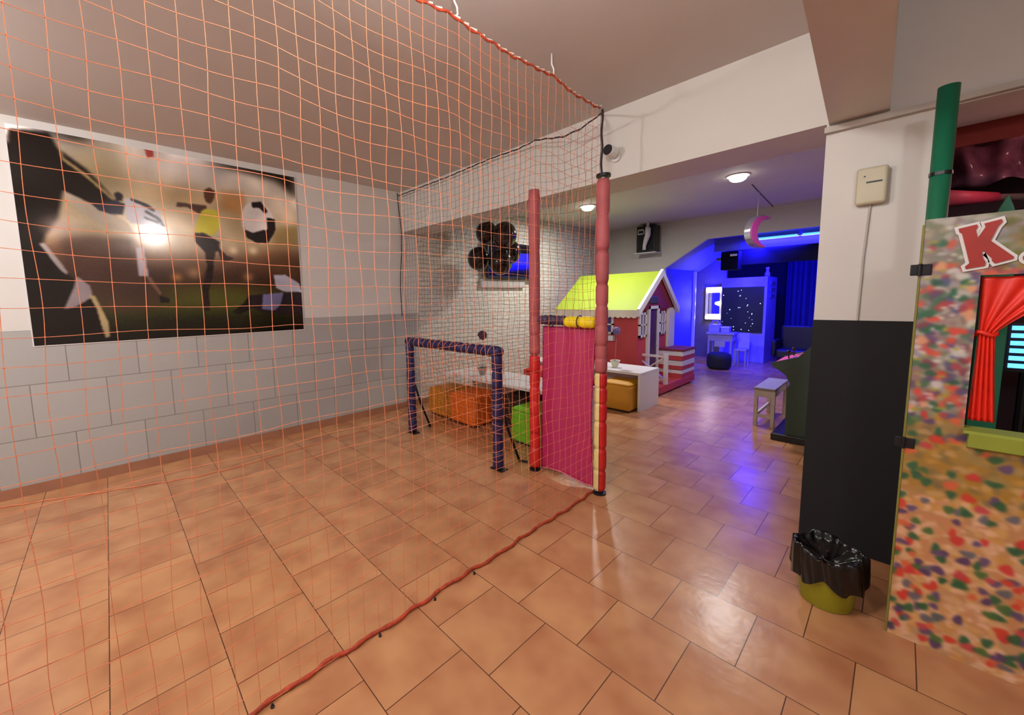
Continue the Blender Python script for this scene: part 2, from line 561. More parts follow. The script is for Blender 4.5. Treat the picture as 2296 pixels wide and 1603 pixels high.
# ------------------------------------------------------------------ football poster (flat print on the wall)
POSTER_SHAPES = {
    'darkbody': [(0.005, 0.019), (0.11, 0.005), (0.129, 0.074), (0.2, 0.147), (0.272, 0.271), (0.296, 0.335), (0.266, 0.355), (0.205, 0.321), (0.127, 0.271), (0.105, 0.402), (0.068, 0.478), (0.056, 0.521), (0.104, 0.654), (0.135, 0.69), (0.174, 0.765), (0.191, 0.842), (0.214, 0.984), (-0.009, 1.005), (-0.038, 0.558)],
    'darkgap': [(0.113, 0.472), (0.322, 0.463), (0.327, 0.605), (0.353, 0.668), (0.419, 0.8), (0.336, 0.847), (0.214, 0.85), (0.175, 0.749), (0.136, 0.675), (0.111, 0.617), (0.098, 0.51)],
    'beam': [(0.128, 0.264), (0.189, 0.302), (0.249, 0.343), (0.307, 0.387), (0.333, 0.446), (0.243, 0.427), (0.167, 0.356), (0.134, 0.298)],
    'head1': [(0.274, 0.248), (0.289, 0.238), (0.302, 0.25), (0.3, 0.281), (0.281, 0.285)],
    'arm1': [(0.205, 0.313), (0.276, 0.282), (0.306, 0.295), (0.295, 0.351), (0.257, 0.353), (0.222, 0.34)],
    'jersey1': [(0.305, 0.272), (0.335, 0.259), (0.378, 0.29), (0.418, 0.315), (0.435, 0.393), (0.366, 0.395), (0.317, 0.39), (0.304, 0.365)],
    'st1': [(0.325, 0.261), (0.379, 0.282), (0.403, 0.31), (0.397, 0.319), (0.368, 0.296), (0.325, 0.273)],
    'st2': [(0.372, 0.315), (0.416, 0.348), (0.432, 0.39), (0.424, 0.391), (0.405, 0.357), (0.368, 0.327)],
    'st3': [(0.364, 0.348), (0.41, 0.369), (0.411, 0.38), (0.364, 0.359)],
    'sock': [(0.325, 0.518), (0.351, 0.508), (0.359, 0.664), (0.326, 0.665), (0.327, 0.573)],
    'leg1': [(0.349, 0.664), (0.366, 0.668), (0.398, 0.754), (0.392, 0.766), (0.364, 0.709)],
    'shoe1': [(0.389, 0.766), (0.425, 0.787), (0.419, 0.808), (0.392, 0.804)],
    'head2': [(0.59, 0.167), (0.612, 0.146), (0.633, 0.163), (0.63, 0.202), (0.613, 0.24), (0.595, 0.235), (0.587, 0.202)],
    'arm2': [(0.482, 0.255), (0.504, 0.251), (0.526, 0.255), (0.594, 0.252), (0.595, 0.286), (0.564, 0.304), (0.52, 0.273), (0.48, 0.28)],
    'shirt2': [(0.571, 0.29), (0.59, 0.27), (0.638, 0.274), (0.643, 0.322), (0.638, 0.375), (0.611, 0.422), (0.54, 0.409), (0.556, 0.335)],
    'shorts2': [(0.537, 0.414), (0.575, 0.409), (0.616, 0.439), (0.635, 0.455), (0.63, 0.508), (0.574, 0.521), (0.539, 0.464)],
    'thigh2': [(0.572, 0.504), (0.618, 0.5), (0.601, 0.59), (0.576, 0.6)],
    'shin2': [(0.579, 0.591), (0.604, 0.59), (0.592, 0.679), (0.573, 0.75), (0.572, 0.857), (0.548, 0.856), (0.55, 0.723)],
    'kick2': [(0.626, 0.473), (0.637, 0.499), (0.661, 0.532), (0.692, 0.548), (0.639, 0.574), (0.629, 0.526)],
    'block': [(0.652, 0.155), (0.762, 0.15), (0.74, 0.289), (0.651, 0.268)],
    'ballk1': [(0.786, 0.199), (0.829, 0.187), (0.858, 0.243), (0.846, 0.258), (0.819, 0.226), (0.788, 0.231)],
    'ballk2': [(0.852, 0.281), (0.888, 0.285), (0.89, 0.351), (0.859, 0.412), (0.832, 0.387), (0.852, 0.347)],
    'ballk3': [(0.739, 0.307), (0.749, 0.369), (0.783, 0.384), (0.833, 0.359), (0.883, 0.371), (0.85, 0.437), (0.8, 0.447), (0.753, 0.415)],
    'fallw': [(0.865, 0.638), (0.922, 0.636), (0.99, 0.689), (1.003, 0.75), (0.908, 0.745), (0.872, 0.721)],
    'fallb': [(0.807, 0.764), (0.908, 0.75), (0.889, 0.829), (0.856, 0.868), (0.798, 0.856)],
    'falld': [(0.74, 0.769), (0.811, 0.76), (1.011, 0.75), (1.007, 0.905), (0.804, 0.88), (0.749, 0.845)],
    'falla': [(0.664, 0.87), (0.717, 0.815), (0.743, 0.769), (0.749, 0.854), (0.692, 0.885)],
    'legwhite': [(0.137, 0.667), (0.173, 0.719), (0.176, 0.772), (0.126, 0.82), (0.091, 0.83), (0.124, 0.727)],
    'armL': [(0.046, 0.522), (0.061, 0.517), (0.113, 0.646), (0.111, 0.668), (0.092, 0.64)],
    'shinL': [(0.165, 0.761), (0.183, 0.765), (0.199, 0.834), (0.215, 0.905), (0.214, 0.976), (0.2, 0.982), (0.191, 0.911), (0.183, 0.833)],
    'edge': [(0.127, 0.044), (0.143, 0.112), (0.198, 0.169), (0.276, 0.278), (0.267, 0.283), (0.189, 0.179), (0.134, 0.122)],
    'topr': [(0.619, -0.013), (0.999, -0.019), (0.995, 0.132), (0.951, 0.083), (0.908, 0.045), (0.704, 0.021)],
    'topl': [(0.005, 0.016), (0.246, -0.01), (0.192, 0.017), (0.113, 0.017)],
    'red': [(0.388, -0.004), (0.416, -0.008), (0.416, 0.03), (0.395, 0.044)],
    'olive': [(0.885, 0.343), (1.01, 0.306), (1.011, 0.446), (0.872, 0.44)],
}


def blur(img, k):
    for ax in (0, 1):
        p = np.pad(img, [(k, k) if a == ax else (0, 0) for a in range(3)], mode='edge')
        c = np.cumsum(p, axis=ax)
        z = np.zeros_like(np.take(c, [0], axis=ax))
        c = np.concatenate([z, c], axis=ax)
        n = img.shape[ax]
        img = (np.take(c, range(2 * k + 1, 2 * k + 1 + n), axis=ax) - np.take(c, range(0, n), axis=ax)) / (2 * k + 1)
    return img


def inside(poly, U, V):
    m = np.zeros(U.shape, bool)
    n = len(poly)
    for i in range(n):
        (x0, y0), (x1, y1) = poly[i], poly[(i + 1) % n]
        if abs(y1 - y0) < 1e-9:
            continue
        c = (y0 > V) != (y1 > V)
        m ^= c & (U < (x1 - x0) * (V - y0) / (y1 - y0) + x0)
    return m


def paint_poster(nu, nv):
    rng = np.random.default_rng(3)
    U, V = np.meshgrid(np.linspace(0, 1, nu), np.linspace(0, 1, nv))
    stops = [(0, (186, 178, 174)), (.12, (190, 178, 164)), (.3, (190, 170, 138)), (.46, (196, 172, 135)), (.54, (110, 76, 56)), (.66, (62, 40, 32)),
             (.74, (52, 38, 26)), (.80, (72, 72, 26)), (.9, (34, 34, 14)), (1, (16, 13, 10))]
    img = np.zeros((nv, nu, 3))
    for c in range(3):
        img[..., c] = np.interp(V, [s[0] for s in stops], [s[1][c] for s in stops])

    def spot(u, v, ru, rv, col, a=1.0):
        k = a * np.exp(-(((U - u) / ru) ** 2 + ((V - v) / rv) ** 2))[..., None]
        img[:] = img * (1 - k) + np.array(col) * k
    def shape(k, col, a=1.0):
        mk = inside(POSTER_SHAPES[k], U, V)
        img[mk] = img[mk] * (1 - a) + np.array(col) * a
    spot(.25, .12, .12, .14, (150, 128, 92), .7)
    spot(.42, .08, .08, .08, (150, 138, 130), .5)
    spot(.5, .22, .16, .07, (172, 136, 88), .8)
    spot(.62, .08, .2, .07, (190, 178, 170), .6)
    spot(.85, .12, .14, .1, (214, 200, 182), .8)
    spot(.93, .55, .12, .12, (92, 60, 32), .8)
    spot(.5, .45, .18, .12, (222, 205, 178), .8)
    spot(.36, .43, .07, .06, (250, 244, 232), .9)  # near-white patch: lamp glare painted into the print
    spot(.2, .2, .1, .1, (110, 95, 60), .6)
    spot(.6, .8, .25, .05, (92, 92, 34), .6)
    spot(.3, .72, .14, .1, (66, 44, 34), .7)
    spot(.72, .34, .06, .1, (148, 126, 86), .75)
    spot(.9, .25, .05, .07, (206, 190, 168), .6)
    spot(.6, .74, .2, .04, (96, 96, 30), .6)
    shape('block', (158, 106, 56), .8)
    shape('olive', (128, 104, 44), .6)
    shape('topr', (34, 26, 18))
    shape('topl', (30, 20, 15))
    img = blur(blur(img, max(1, nu // 80)), max(1, nu // 80))
    shape('darkgap', (70, 48, 40), .7)
    img = blur(img, max(1, nu // 60))
    shape('darkbody', (20, 14, 11))
    img = blur(img, max(1, nu // 160))
    shape('beam', (182, 166, 146))
    shape('edge', (150, 128, 84))
    img = blur(img, max(1, nu // 200))
    spot(.11, .437, .05, .05, (200, 176, 168), .7)
    spot(.379, .433, .05, .035, (236, 222, 200), .8)  # pale core of the lamp glare, painted into the print
    for k, col in (('head1', (38, 28, 36)), ('arm1', (40, 38, 52)), ('jersey1', (176, 170, 176)), ('st1', (40, 34, 38)), ('st2', (38, 32, 38)), ('st3', (38, 32, 38)),
                   ('sock', (176, 166, 172)), ('leg1', (120, 88, 72)), ('shoe1', (26, 20, 20)), ('legwhite', (140, 126, 128)), ('armL', (150, 138, 134)),
                   ('shinL', (168, 148, 108)), ('head2', (84, 52, 32)), ('arm2', (72, 46, 34)), ('shirt2', (204, 192, 60)), ('shorts2', (44, 32, 32)),
                   ('thigh2', (50, 34, 34)), ('shin2', (38, 26, 24)), ('kick2', (60, 44, 42)), ('falld', (40, 30, 36)), ('fallw', (182, 180, 196)),
                   ('fallb', (116, 112, 152)), ('falla', (26, 20, 20)), ('red', (150, 62, 54))):
        shape(k, col)
    ball = ((U - .811) / .076) ** 2 + ((V - .318) / .13) ** 2 < 1
    img[ball] = (208, 198, 192)
    for k in ('ballk1', 'ballk2', 'ballk3'):
        shape(k, (26, 20, 20))
    for u, v, r, col in ((.458, .665, .02, (168, 118, 70)), (.523, .637, .028, (160, 124, 88)), (.746, .656, .022, (150, 110, 78)), (.689, .499, .02, (232, 210, 172)), (.776, .491, .02, (232, 210, 172))):
        spot(u, v, r, r * 1.2, col, .9)
    img = blur(img, 1)
    for k_, amp in ((24, 9), (9, 3)):
        nz = blur(blur(rng.normal(0, 1, (nv, nu, 1)), k_), k_)
        img *= 1 + amp / 60 * nz / max(1e-6, nz.std()) * (img.mean(axis=2, keepdims=True) / 255 + .15)
    img += rng.normal(0, 3, img.shape)
    return np.clip(img, 0, 255)


def to_lin(img):
    c = img / 255
    return np.where(c <= .04045, c / 12.92, ((c + .055) / 1.055) ** 2.4)


def painted_sheet(name, fn, nu, nv, img, material, parent, keep=None):
    """grid with one painted colour per vertex; row 0 of img is the top"""
    org = WORLD[parent.name]
    P = [tuple(np.subtract(fn(i / (nu - 1), j / (nv - 1)), org)) for j in range(nv) for i in range(nu)]
    F = []
    for j in range(nv - 1):
        for i in range(nu - 1):
            if keep and not keep((i + .5) / (nu - 1), (j + .5) / (nv - 1)):
                continue
            a = j * nu + i
            F.append((a, a + nu, a + nu + 1, a + 1))
    me = bpy.data.meshes.new(name)
    me.from_pydata(P, [], F)
    at = me.color_attributes.new('paint', 'FLOAT_COLOR', 'POINT')
    rgba = np.ones((nu * nv, 4), np.float32)
    rgba[:, :3] = to_lin(img).reshape(-1, 3)
    at.data.foreach_set('color', rgba.ravel())
    me.materials.append(material)
    o = bpy.data.objects.new(name, me)
    COL.objects.link(o)
    o.parent = parent
    WORLD[o.name] = org
    return o


PY0, PY1, PZ0, PZ1 = -.445, 1.662, 1.204, 2.905
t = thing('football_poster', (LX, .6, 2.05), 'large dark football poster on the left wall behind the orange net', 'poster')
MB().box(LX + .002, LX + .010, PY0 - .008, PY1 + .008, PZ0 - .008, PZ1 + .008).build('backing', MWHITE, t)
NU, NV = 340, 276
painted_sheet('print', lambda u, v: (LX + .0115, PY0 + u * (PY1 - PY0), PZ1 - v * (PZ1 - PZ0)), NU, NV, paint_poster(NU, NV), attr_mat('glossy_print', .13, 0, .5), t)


# ------------------------------------------------------------------ nets
def net_mesh(fn, us, vs, r, knot, sub=2, skip=None):
    """cords along both directions of the surface fn(u, v); a small knot at each crossing"""
    mb = MB()
    for u in us:
        path = []
        for i in range(len(vs) - 1):
            for s in range(sub):
                path.append(fn(u, vs[i] + (vs[i + 1] - vs[i]) * s / sub))
        path.append(fn(u, vs[-1]))
        mb.tube(path, r, 4, False)
    for v in vs:
        path = []
        for i in range(len(us) - 1):
            for s in range(sub):
                path.append(fn(us[i] + (us[i + 1] - us[i]) * s / sub, v))
        path.append(fn(us[-1], v))
        mb.tube(path, r, 4, False)
    k = knot
    for u in us:
        for v in vs:
            p = Vector(fn(u, v))
            mb.add([p + Vector(d) for d in ((k, 0, 0), (-k, 0, 0), (0, k, 0), (0, -k, 0), (0, 0, k), (0, 0, -k))],
                   [(0, 2, 4), (2, 1, 4), (1, 3, 4), (3, 0, 4), (2, 0, 5), (1, 2, 5), (3, 1, 5), (0, 3, 5)])
    return mb


def wob(a, b, s=0.0):
    return (math.sin(a * 7.1 + b * 3.3 + s) + math.sin(a * 2.7 - b * 8.9 + 1.3 * s) + .7 * math.sin(a * 15.3 + b * 13.7 + s)) / 2.7


NX = -1.53


def top_z(y):
    hooks = [(-1.2, 2.86), (-.3, 2.86), (.5, 2.84), (1.33, 2.842), (2.1, 2.85), (2.68, 2.83)]
    for (a, za), (b, zb) in zip(hooks, hooks[1:]):
        if a <= y <= b:
            s = (y - a) / (b - a)
            return za + (zb - za) * s - .022 * 4 * s * (1 - s)
    return 2.84


def front_net(u, v):
    z = .012 + v * (top_z(u) - .012)
    a = .012 * min(1, v * 6, (1 - v) * 8)
    return (NX + a * wob(u, z, .4) * 1.5 + .012 * wob(u * .2, z * .3, 2), u + a * wob(u * 1.3, z, 2.2) * .8, z + a * wob(z, u, 4.1) * .9)


t = thing('safety_net', (NX, 1.0, 0), 'large orange square-mesh net hanging from the ceiling in front of the pitch', 'net')
us = [-.62 + .0705 * i for i in range(47)]
vs = [j / 38 for j in range(39)]
net_mesh(front_net, us, vs, .0011, .0030).build('mesh', ORANGE, t)
path = [(NX + .004 * math.sin(y * 21), y, top_z(y) + .006 * math.sin(y * 60)) for y in np.linspace(-.65, 2.67, 170)]
MB().tube(path, .0065, 8).build('top_rope', HEMRED, t, smooth=True)
twist = MB()
for k in range(0, 60):
    y = -.6 + k * .055
    y2 = y + .036
    twist.tube([(NX - .004, y, top_z(y) + .004), (NX + .004, y2, top_z(y2) + .007)], .0055, 6)
twist.build('white_lacing', mat('white_cord', (222, 206, 196), .6), t)
path = [(NX + .006 * math.sin(y * 9) + .007 * math.sin(y * 31), y, .010 + .003 * math.sin(y * 47)) for y in np.linspace(-.65, 2.64, 160)]
rad = [.0065 + .0035 * abs(math.sin(i * .9)) for i in range(160)]
MB().tube(path, rad, 8).build('hem_rope', HEMRED, t, smooth=True)
for y in (-.3, .5, 1.33, 2.1):
    MB().tube([(NX, y, CZ), (NX, y, CZ - .06), (NX + .006, y + .012, CZ - .085), (NX, y + .02, CZ - .11), (NX - .004, y + .002, top_z(y) + .0)], .005, 6).build('hook', MWHITE, t, smooth=True)
for y in (.33, .78, 1.09, 1.36):
    MB().lathe([(.007, 0), (.007, .006), (.004, .008), (.004, .014)], (NX + .022, y, 0), 10).build('floor_peg', DARKMET, t)


def back_xy(x, z):
    yb = 2.745 if x > -2.15 else 2.745 + (x + 2.15) / (-4.66 + 2.15) * .27
    if z > 2.15:
        q = min(1, max(0, (-1.56 - x) / 1.0))
        yb += (2.985 - yb) * min(1, (z - 2.15) / .28) * q
    return yb


def back_top(x):
    h = [(-4.66, 2.90), (-3.6, 2.90), (-2.9, 2.92), (-2.3, 2.90), (-1.95, 2.80), (-1.75, 2.79), (-1.56, 2.82)]
    for (a, za), (b, zb) in zip(h, h[1:]):
        if a <= x <= b:
            return za + (zb - za) * (x - a) / (b - a)
    return 2.82


def back_net(u, v):
    z = .02 + v * (back_top(u) - .02)
    a = .016 * min(1, v * 6, (1 - v) * 8)
    x = u + a * wob(u, z, 1.7) * 1.2
    return (x, back_xy(u, z) - .012 + a * wob(u * .6, z, 5) * .8, z + a * wob(z, u, 3.1) * 1.3)


t = thing('rear_net', (-3.1, 2.85, 0), 'orange net darkened as if backlit, stretched behind the goal up to the cross beam', 'net')
us = [-4.66 + .0738 * i for i in range(43)]
vs = [j / 40 for j in range(41)]
net_mesh(back_net, us, vs, .0012, .0028).build('mesh', ORANGE_BACKLIT, t)
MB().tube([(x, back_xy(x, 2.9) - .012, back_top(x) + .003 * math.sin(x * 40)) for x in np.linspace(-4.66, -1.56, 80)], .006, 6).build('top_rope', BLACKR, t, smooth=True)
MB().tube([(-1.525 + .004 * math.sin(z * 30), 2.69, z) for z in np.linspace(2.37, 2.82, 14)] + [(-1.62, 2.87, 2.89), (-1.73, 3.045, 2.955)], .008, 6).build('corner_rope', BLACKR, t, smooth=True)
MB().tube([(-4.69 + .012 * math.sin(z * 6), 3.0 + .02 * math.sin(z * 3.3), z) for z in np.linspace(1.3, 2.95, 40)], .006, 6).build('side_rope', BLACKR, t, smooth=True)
fr = [(-4.56, -.72), (-4.42, -.35), (-4.33, -.12), (-4.2, .23), (-4.12, .5), (-4.1, .8), (-4.16, 1.3), (-4.19, 1.8), (-4.24, 2.31), (-4.4, 2.7), (-4.62, 2.98)]
path = []
for (a, b), (c, d) in zip(fr, fr[1:]):
    for s in range(6):
        q = s / 6
        path.append((a + (c - a) * q + .008 * math.sin((b + (d - b) * q) * 30), b + (d - b) * q, .006))
MB().tube(path, .0042, 6).build('floor_cord', ORANGE, t, smooth=True)


# ------------------------------------------------------------------ padded poles
def seg_profile(zs, r, dip=.75, k=7, rng=None):
    prof = []
    for a, b in zip(zs, zs[1:]):
        rr = r * (rng.uniform(.96, 1.05) if rng else 1)
        for i in range(k + 1):
            s = i / k
            e = min(s, 1 - s)
            q = rr * (dip + (1 - dip) * min(1, (e * (b - a) / .022)) ** .5)
            prof.append((q, a + (b - a) * s + (.0005 if i == 0 else -.0005 if i == k else 0)))
    return prof


PINKR = mat('dusty_red_padding', (172, 84, 88), .6, .1, 8, .15, 25)
REDP = mat('bright_red_padding', (205, 34, 34), .5, .12, 8, .15, 25)
CREAM = mat('cream_padding', (232, 208, 140), .55, .08, 8, .15, 25)
NAVYP = mat('navy_padding', (30, 26, 76), .5, .14, 12, .15, 25)
YELP = mat('yellow_padding', (240, 212, 14), .5, .08, 9, .15, 25)
TIE = mat('dark_tie', (60, 24, 26), .7)
rg = random.Random(4)
px, py = -1.495, 2.665
t = thing('padded_pole', (px, py, 0), 'front padded pole, dusty red above with red and cream halves below', 'pole')
MB().lathe([(.02, 0), (.02, 2.36)], (px, py, 0), 12).build('steel_core', STEEL, t)
MB().lathe(seg_profile([.945, 1.05, 1.15, 1.29, 1.44, 1.6, 1.84, 2.08, 2.335], .046, .84, 7, rg), (px, py, 0), 24).build('upper_padding', PINKR, t, smooth=True)
lz = [.03, .19, .36, .57, .71, .83, .94]
ac = math.atan2(-.49, -.87) + .28
MB().lathe(seg_profile(lz, .043, .8, 7, rg), (px - .002, py - .002, 0), 12, ac - 1.15, ac + 1.15).build('cream_padding', CREAM, t)
MB().lathe(seg_profile(lz, .045, .8, 7, rg), (px + .001, py, 0), 14, ac + 1.2, ac - 1.2 + 2 * PI).build('red_padding', REDP, t)
MB().lathe([(.05, 0), (.05, .012), (.024, .02), (.024, .03)], (px, py, 0), 16).build('foot', DARKMET, t)
MB().lathe([(.05, 2.35), (.05, 2.37)], (px, py, 0), 16).build('top_cap', DARKMET, t)

px, py = -2.115, 2.66
t = thing('padded_pole', (px, py, 0), 'rear padded pole beside the balloons, dusty red above and bright red below', 'pole')
MB().lathe([(.02, 0), (.02, 2.40)], (px, py, 0), 12).build('steel_core', STEEL, t)
MB().lathe(seg_profile([1.03, 1.2, 1.36, 1.9, 2.39], .046, .93, 7, rg), (px, py, 0), 24).build('upper_padding', PINKR, t, smooth=True)
MB().lathe(seg_profile([.03, .2, .34, .5, .62, .74, .88, 1.02], .046, .86, 7, rg), (px, py, 0), 24).build('lower_padding', REDP, t, smooth=True)
MB().lathe([(.05, 0), (.05, .012), (.024, .02), (.024, .03)], (px, py, 0), 16).build('foot', DARKMET, t)


def hseg(x0, x1, y, z, r, n, dip, rng):
    """bulging sleeve along X"""
    zs = [x0 + (x1 - x0) * i / n for i in range(n + 1)]
    mb = MB()
    mb.lathe(seg_profile(zs, r, dip, 6, rng), (0, 0, 0), 18)
    mb.v = [(p[2], y + p[0], z + p[1]) for p in mb.v]
    return mb


t = thing('padded_crossbar', (-1.8, 2.665, 1.32), 'horizontal padded bar between the two red poles, half navy and half yellow', 'bar')
MB().tube([(-2.075, 2.665, 1.325), (-1.535, 2.665, 1.315)], .018, 10).build('steel_core', STEEL, t)
hseg(-2.06, -1.81, 2.665, 1.325, .04, 6, .78, rg).build('navy_sleeve', mat('faded_navy_padding', (66, 46, 74), .6, .15, 12, .15, 25), t, smooth=True)
hseg(-1.805, -1.545, 2.665, 1.315, .043, 2, .82, rg).build('yellow_sleeve', YELP, t, smooth=True)

# magenta hanging
MAG = mat('magenta_vinyl', (178, 34, 88), .55, .05, 3, .12, 14)
MAG2 = mat('magenta_hem', (214, 100, 130), .55)


def pad(u, v):
    x0 = -2.055 - .055 * (1 - v) * .3
    x1 = -1.565 + .03 * v * 0 - .02 * math.sin(PI * min(1, v * 1.2))
    x = x0 + (x1 - x0) * u
    zb = .02 + .075 * math.sin(PI * min(1, u * 1.15)) * .6 if u < .87 else .02
    z = zb + (1.272 - zb) * v
    y = 2.70 - .06 * math.sin(PI * u) * (1 - v) * .8 + .006 * math.sin(u * 17) * (.3 + v)
    return (x, y, z)


t = thing('fabric_panel', (-1.8, 2.70, 0), 'plain magenta vinyl sheet hung from the bar between the two poles', 'curtain')
MB().sheet(pad, 30, 40).build('sheet', MAG, t, smooth=True, solid=.012)
MB().tube([Vector(pad(u, 0)) + Vector((0, -.004, .004)) for u in np.linspace(0, 1, 30)], .006, 6).build('hem', MAG2, t, smooth=True)
for x in (-1.95, -1.68):
    MB().tube([(x, 2.665 + .047 * math.cos(a), 1.318 + .047 * math.sin(a)) for a in np.linspace(0, 2 * PI, 18)], .004, 6).build('tie', TIE, t)

# ------------------------------------------------------------------ goal
GL, GR = (-3.725, 2.46), (-2.345, 2.43)
GZ = 1.055
t = thing('football_goal', (-3.03, 2.5, 0), 'small navy padded football goal standing in front of the rear net', 'goal')


def vpole(x, y, z0, z1, n, r):
    zs = [z0 + (z1 - z0) * i / n for i in range(n + 1)]
    return MB().lathe(seg_profile(zs, r, .86, 6, rg), (x, y, 0), 20)


for x, y in (GL, GR):
    p = vpole(x, y, .02, GZ - .03, 7, .047).build('post', NAVYP, t, smooth=True)
    rings = MB()
    for k in range(12):
        z = .1 + k * .078
        rings.tube([(x + .0495 * math.cos(a), y + .0495 * math.sin(a), z + .014 * math.sin(a + k)) for a in np.linspace(0, 2 * PI, 15)], .0028, 4, False)
    rings.build('lacing', ORANGE, p)
    MB().box(x - .07, x + .07, y - .035, y + .05, 0, .012).build('base_plate', DARKMET, t, bevel=.003)
cb = hseg(GL[0] - .045, GR[0] + .045, 0, 0, .047, 9, .86, rg)
cb.v = [(p[0], p[1] + GL[1] + (GR[1] - GL[1]) * (p[0] - GL[0]) / (GR[0] - GL[0]), p[2] + GZ) for p in cb.v]
c = cb.build('crossbar', NAVYP, t, smooth=True)
rings = MB()
for k in range(15):
    x = GL[0] + .06 + k * .09
    y = GL[1] + (GR[1] - GL[1]) * (x - GL[0]) / (GR[0] - GL[0])
    rings.tube([(x + .02 * math.sin(a), y + .0495 * math.cos(a), GZ + .0495 * math.sin(a)) for a in np.linspace(0, 2 * PI, 15)], .0028, 4, False)
rings.build('lacing', ORANGE, c)
for (x, y), s in ((GL, -1), (GR, 1)):
    MB().tube([(x, y + .02, .66), (x + .01 * s, y + .12, .34), (x + .02 * s, y + .26, .012)], .012, 8).build('stay', DARKMET, t, smooth=True)
    MB().tube([(x + .02 * s, y + .26, .012), (x + .10 * s, y + .29, .012)], .010, 8).build('ground_hook', DARKMET, t)


def goal_net(u, v):
    x = GL[0] + (GR[0] - GL[0]) * u
    y0 = GL[1] + (GR[1] - GL[1]) * u
    z = (GZ - .03) * v + .012
    y = y0 + .05 + (1 - v) * .22 + .02 * wob(u * 2, v * 2)
    return (x + .01 * wob(u * 3, v * 4, 1), y, z - .05 * math.sin(PI * u) * v * (1 - v) * 3)


net_mesh(goal_net, [i / 17 for i in range(18)], [j / 12 for j in range(13)], .0019, .003).build('net', mat('goal_net_cord', (226, 120, 66), .6, .15, 20), t)

# ------------------------------------------------------------------ white tables, poufs and pots
def table(x0, x1, y0, y1, h, label, leftpanel=True):
    t = thing('play_table', ((x0 + x1) / 2, (y0 + y1) / 2, 0), label, 'table', 'low white tables in the rear room')
    MB().box(x0, x1, y0, y1, h - .035, h).build('table_top', MWHITE, t, bevel=.004)
    MB().box(x1 - .035, x1, y0, y1, 0, h - .036).build('side_panel', MWHITE, t, bevel=.003)
    if leftpanel:
        MB().box(x0, x0 + .035, y0, y1, 0, h - .036).build('side_panel', MWHITE, t, bevel=.003)
    else:
        MB().box(x0 + .01, x0 + .045, y1 - .045, y1 - .01, 0, h - .036).build('leg', MWHITE, t)
    MB().box(x0 + .05, x1 - .036, y1 - .03, y1 - .012, .25, h - .036).build('back_rail', MWHITE, t)
    return t


table(-4.15, -2.2, 3.24, 3.82, .545, 'low white table behind the goal with a small pot on it', False)
table(-4.1, -2.235, 4.98, 5.56, .515, 'low white table by the playhouse fence with the ochre pouf under it')


def pouf(x0, x1, y0, y1, h, rgb, name, label):
    t = thing('pouf', ((x0 + x1) / 2, (y0 + y1) / 2, 0), label, 'pouf', 'square padded poufs')
    m = mat(name, rgb, .55, .06, 5, .1, 20)
    MB().box(x0, x1, y0, y1, .02, h - .07).build('body', m, t, smooth=True, bevel=.025, seg=3)

    def top(u, v):
        e = min(u, 1 - u, v, 1 - v)
        b = .03 * min(1, e / .18) ** .6
        return (x0 + .004 + (x1 - x0 - .008) * u, y0 + .004 + (y1 - y0 - .008) * v, h - .05 + b)
    mb = MB().sheet(top, 16, 16)
    mb.box(x0 + .002, x1 - .002, y0 + .002, y1 - .002, h - .075, h - .045)
    mb.build('cushion_top', m, t, smooth=True, bevel=.012)
    MB().box(x0 + .03, x1 - .03, y0 + .03, y1 - .03, 0, .02).build('base', BLACKPL, t)


pouf(-4.22, -3.76, 3.05, 3.48, .40, (196, 128, 22), 'mustard_vinyl', 'mustard yellow pouf under the table nearest the left goal post')
pouf(-3.75, -3.30, 3.03, 3.46, .41, (232, 104, 14), 'orange_vinyl', 'bright orange pouf seen through the goal mouth under the table')
pouf(-3.22, -2.84, 3.36, 3.76, .40, (44, 26, 20), 'dark_brown_vinyl', 'dark brown pouf between the orange and green poufs')
pouf(-2.72, -2.34, 3.02, 3.44, .42, (112, 182, 22), 'green_vinyl', 'lime green pouf beside the rear padded pole')
pouf(-2.70, -2.30, 4.83, 5.25, .42, (206, 146, 32), 'ochre_vinyl', 'ochre pouf tucked under the table beside the front pole')
pouf(-3.80, -3.40, 4.50, 4.92, .50, (196, 26, 26), 'red_vinyl', 'red pouf seen just left of the rear padded pole behind the table')


def topiary(x, y, z, label, pot_rgb, ball_rgb, stem_rgb, k, h):
    t = thing('ball_plant', (x, y, z), label, 'plant', 'ball flowers in small pots')
    MB().lathe([(.03, 0), (.034, .004), (.05, .05), (.066, .095), (.07, .1), (.062, .1), (.058, .085), (.002, .084)], (x, y, z), 24).build('pot', mat('pot_%s' % k, pot_rgb, .4), t, smooth=True)
    MB().lathe([(.002, .084), (.057, .084), (.057, .092), (.002, .094)], (x, y, z), 20).build('soil', mat('dark_soil', (40, 30, 30), .9, .3, 60, .5, 80), t)
    MB().tube([(x, y, z + .09), (x + .006, y, z + .25), (x + .012, y, z + h)], .003, 6).build('stem', mat('stem_%s' % k, stem_rgb, .6), t, smooth=True)
    mb = MB()
    r = random.Random(k)
    mb.ball((x + .012, y, z + h), .05, 16, 10)
    for i in range(70):
        d = Vector((r.gauss(0, 1), r.gauss(0, 1), r.gauss(0, 1))).normalized()
        mb.ball(Vector((x + .012, y, z + h)) + d * .05, .012, 6, 4)
    mb.build('flower_ball', mat('flower_%s' % k, ball_rgb, .8, .45, 45), t, smooth=True)


topiary(-3.60, 3.46, .545, 'dark red ball flower in a grey pot on the table above the goal', (150, 150, 146), (84, 46, 66), (200, 184, 176), 1, .51)
topiary(-2.70, 5.20, .515, 'lilac ball flower on a thin stem in a cream pot beside the front pole', (214, 212, 184), (120, 104, 156), (216, 140, 140), 2, .52)

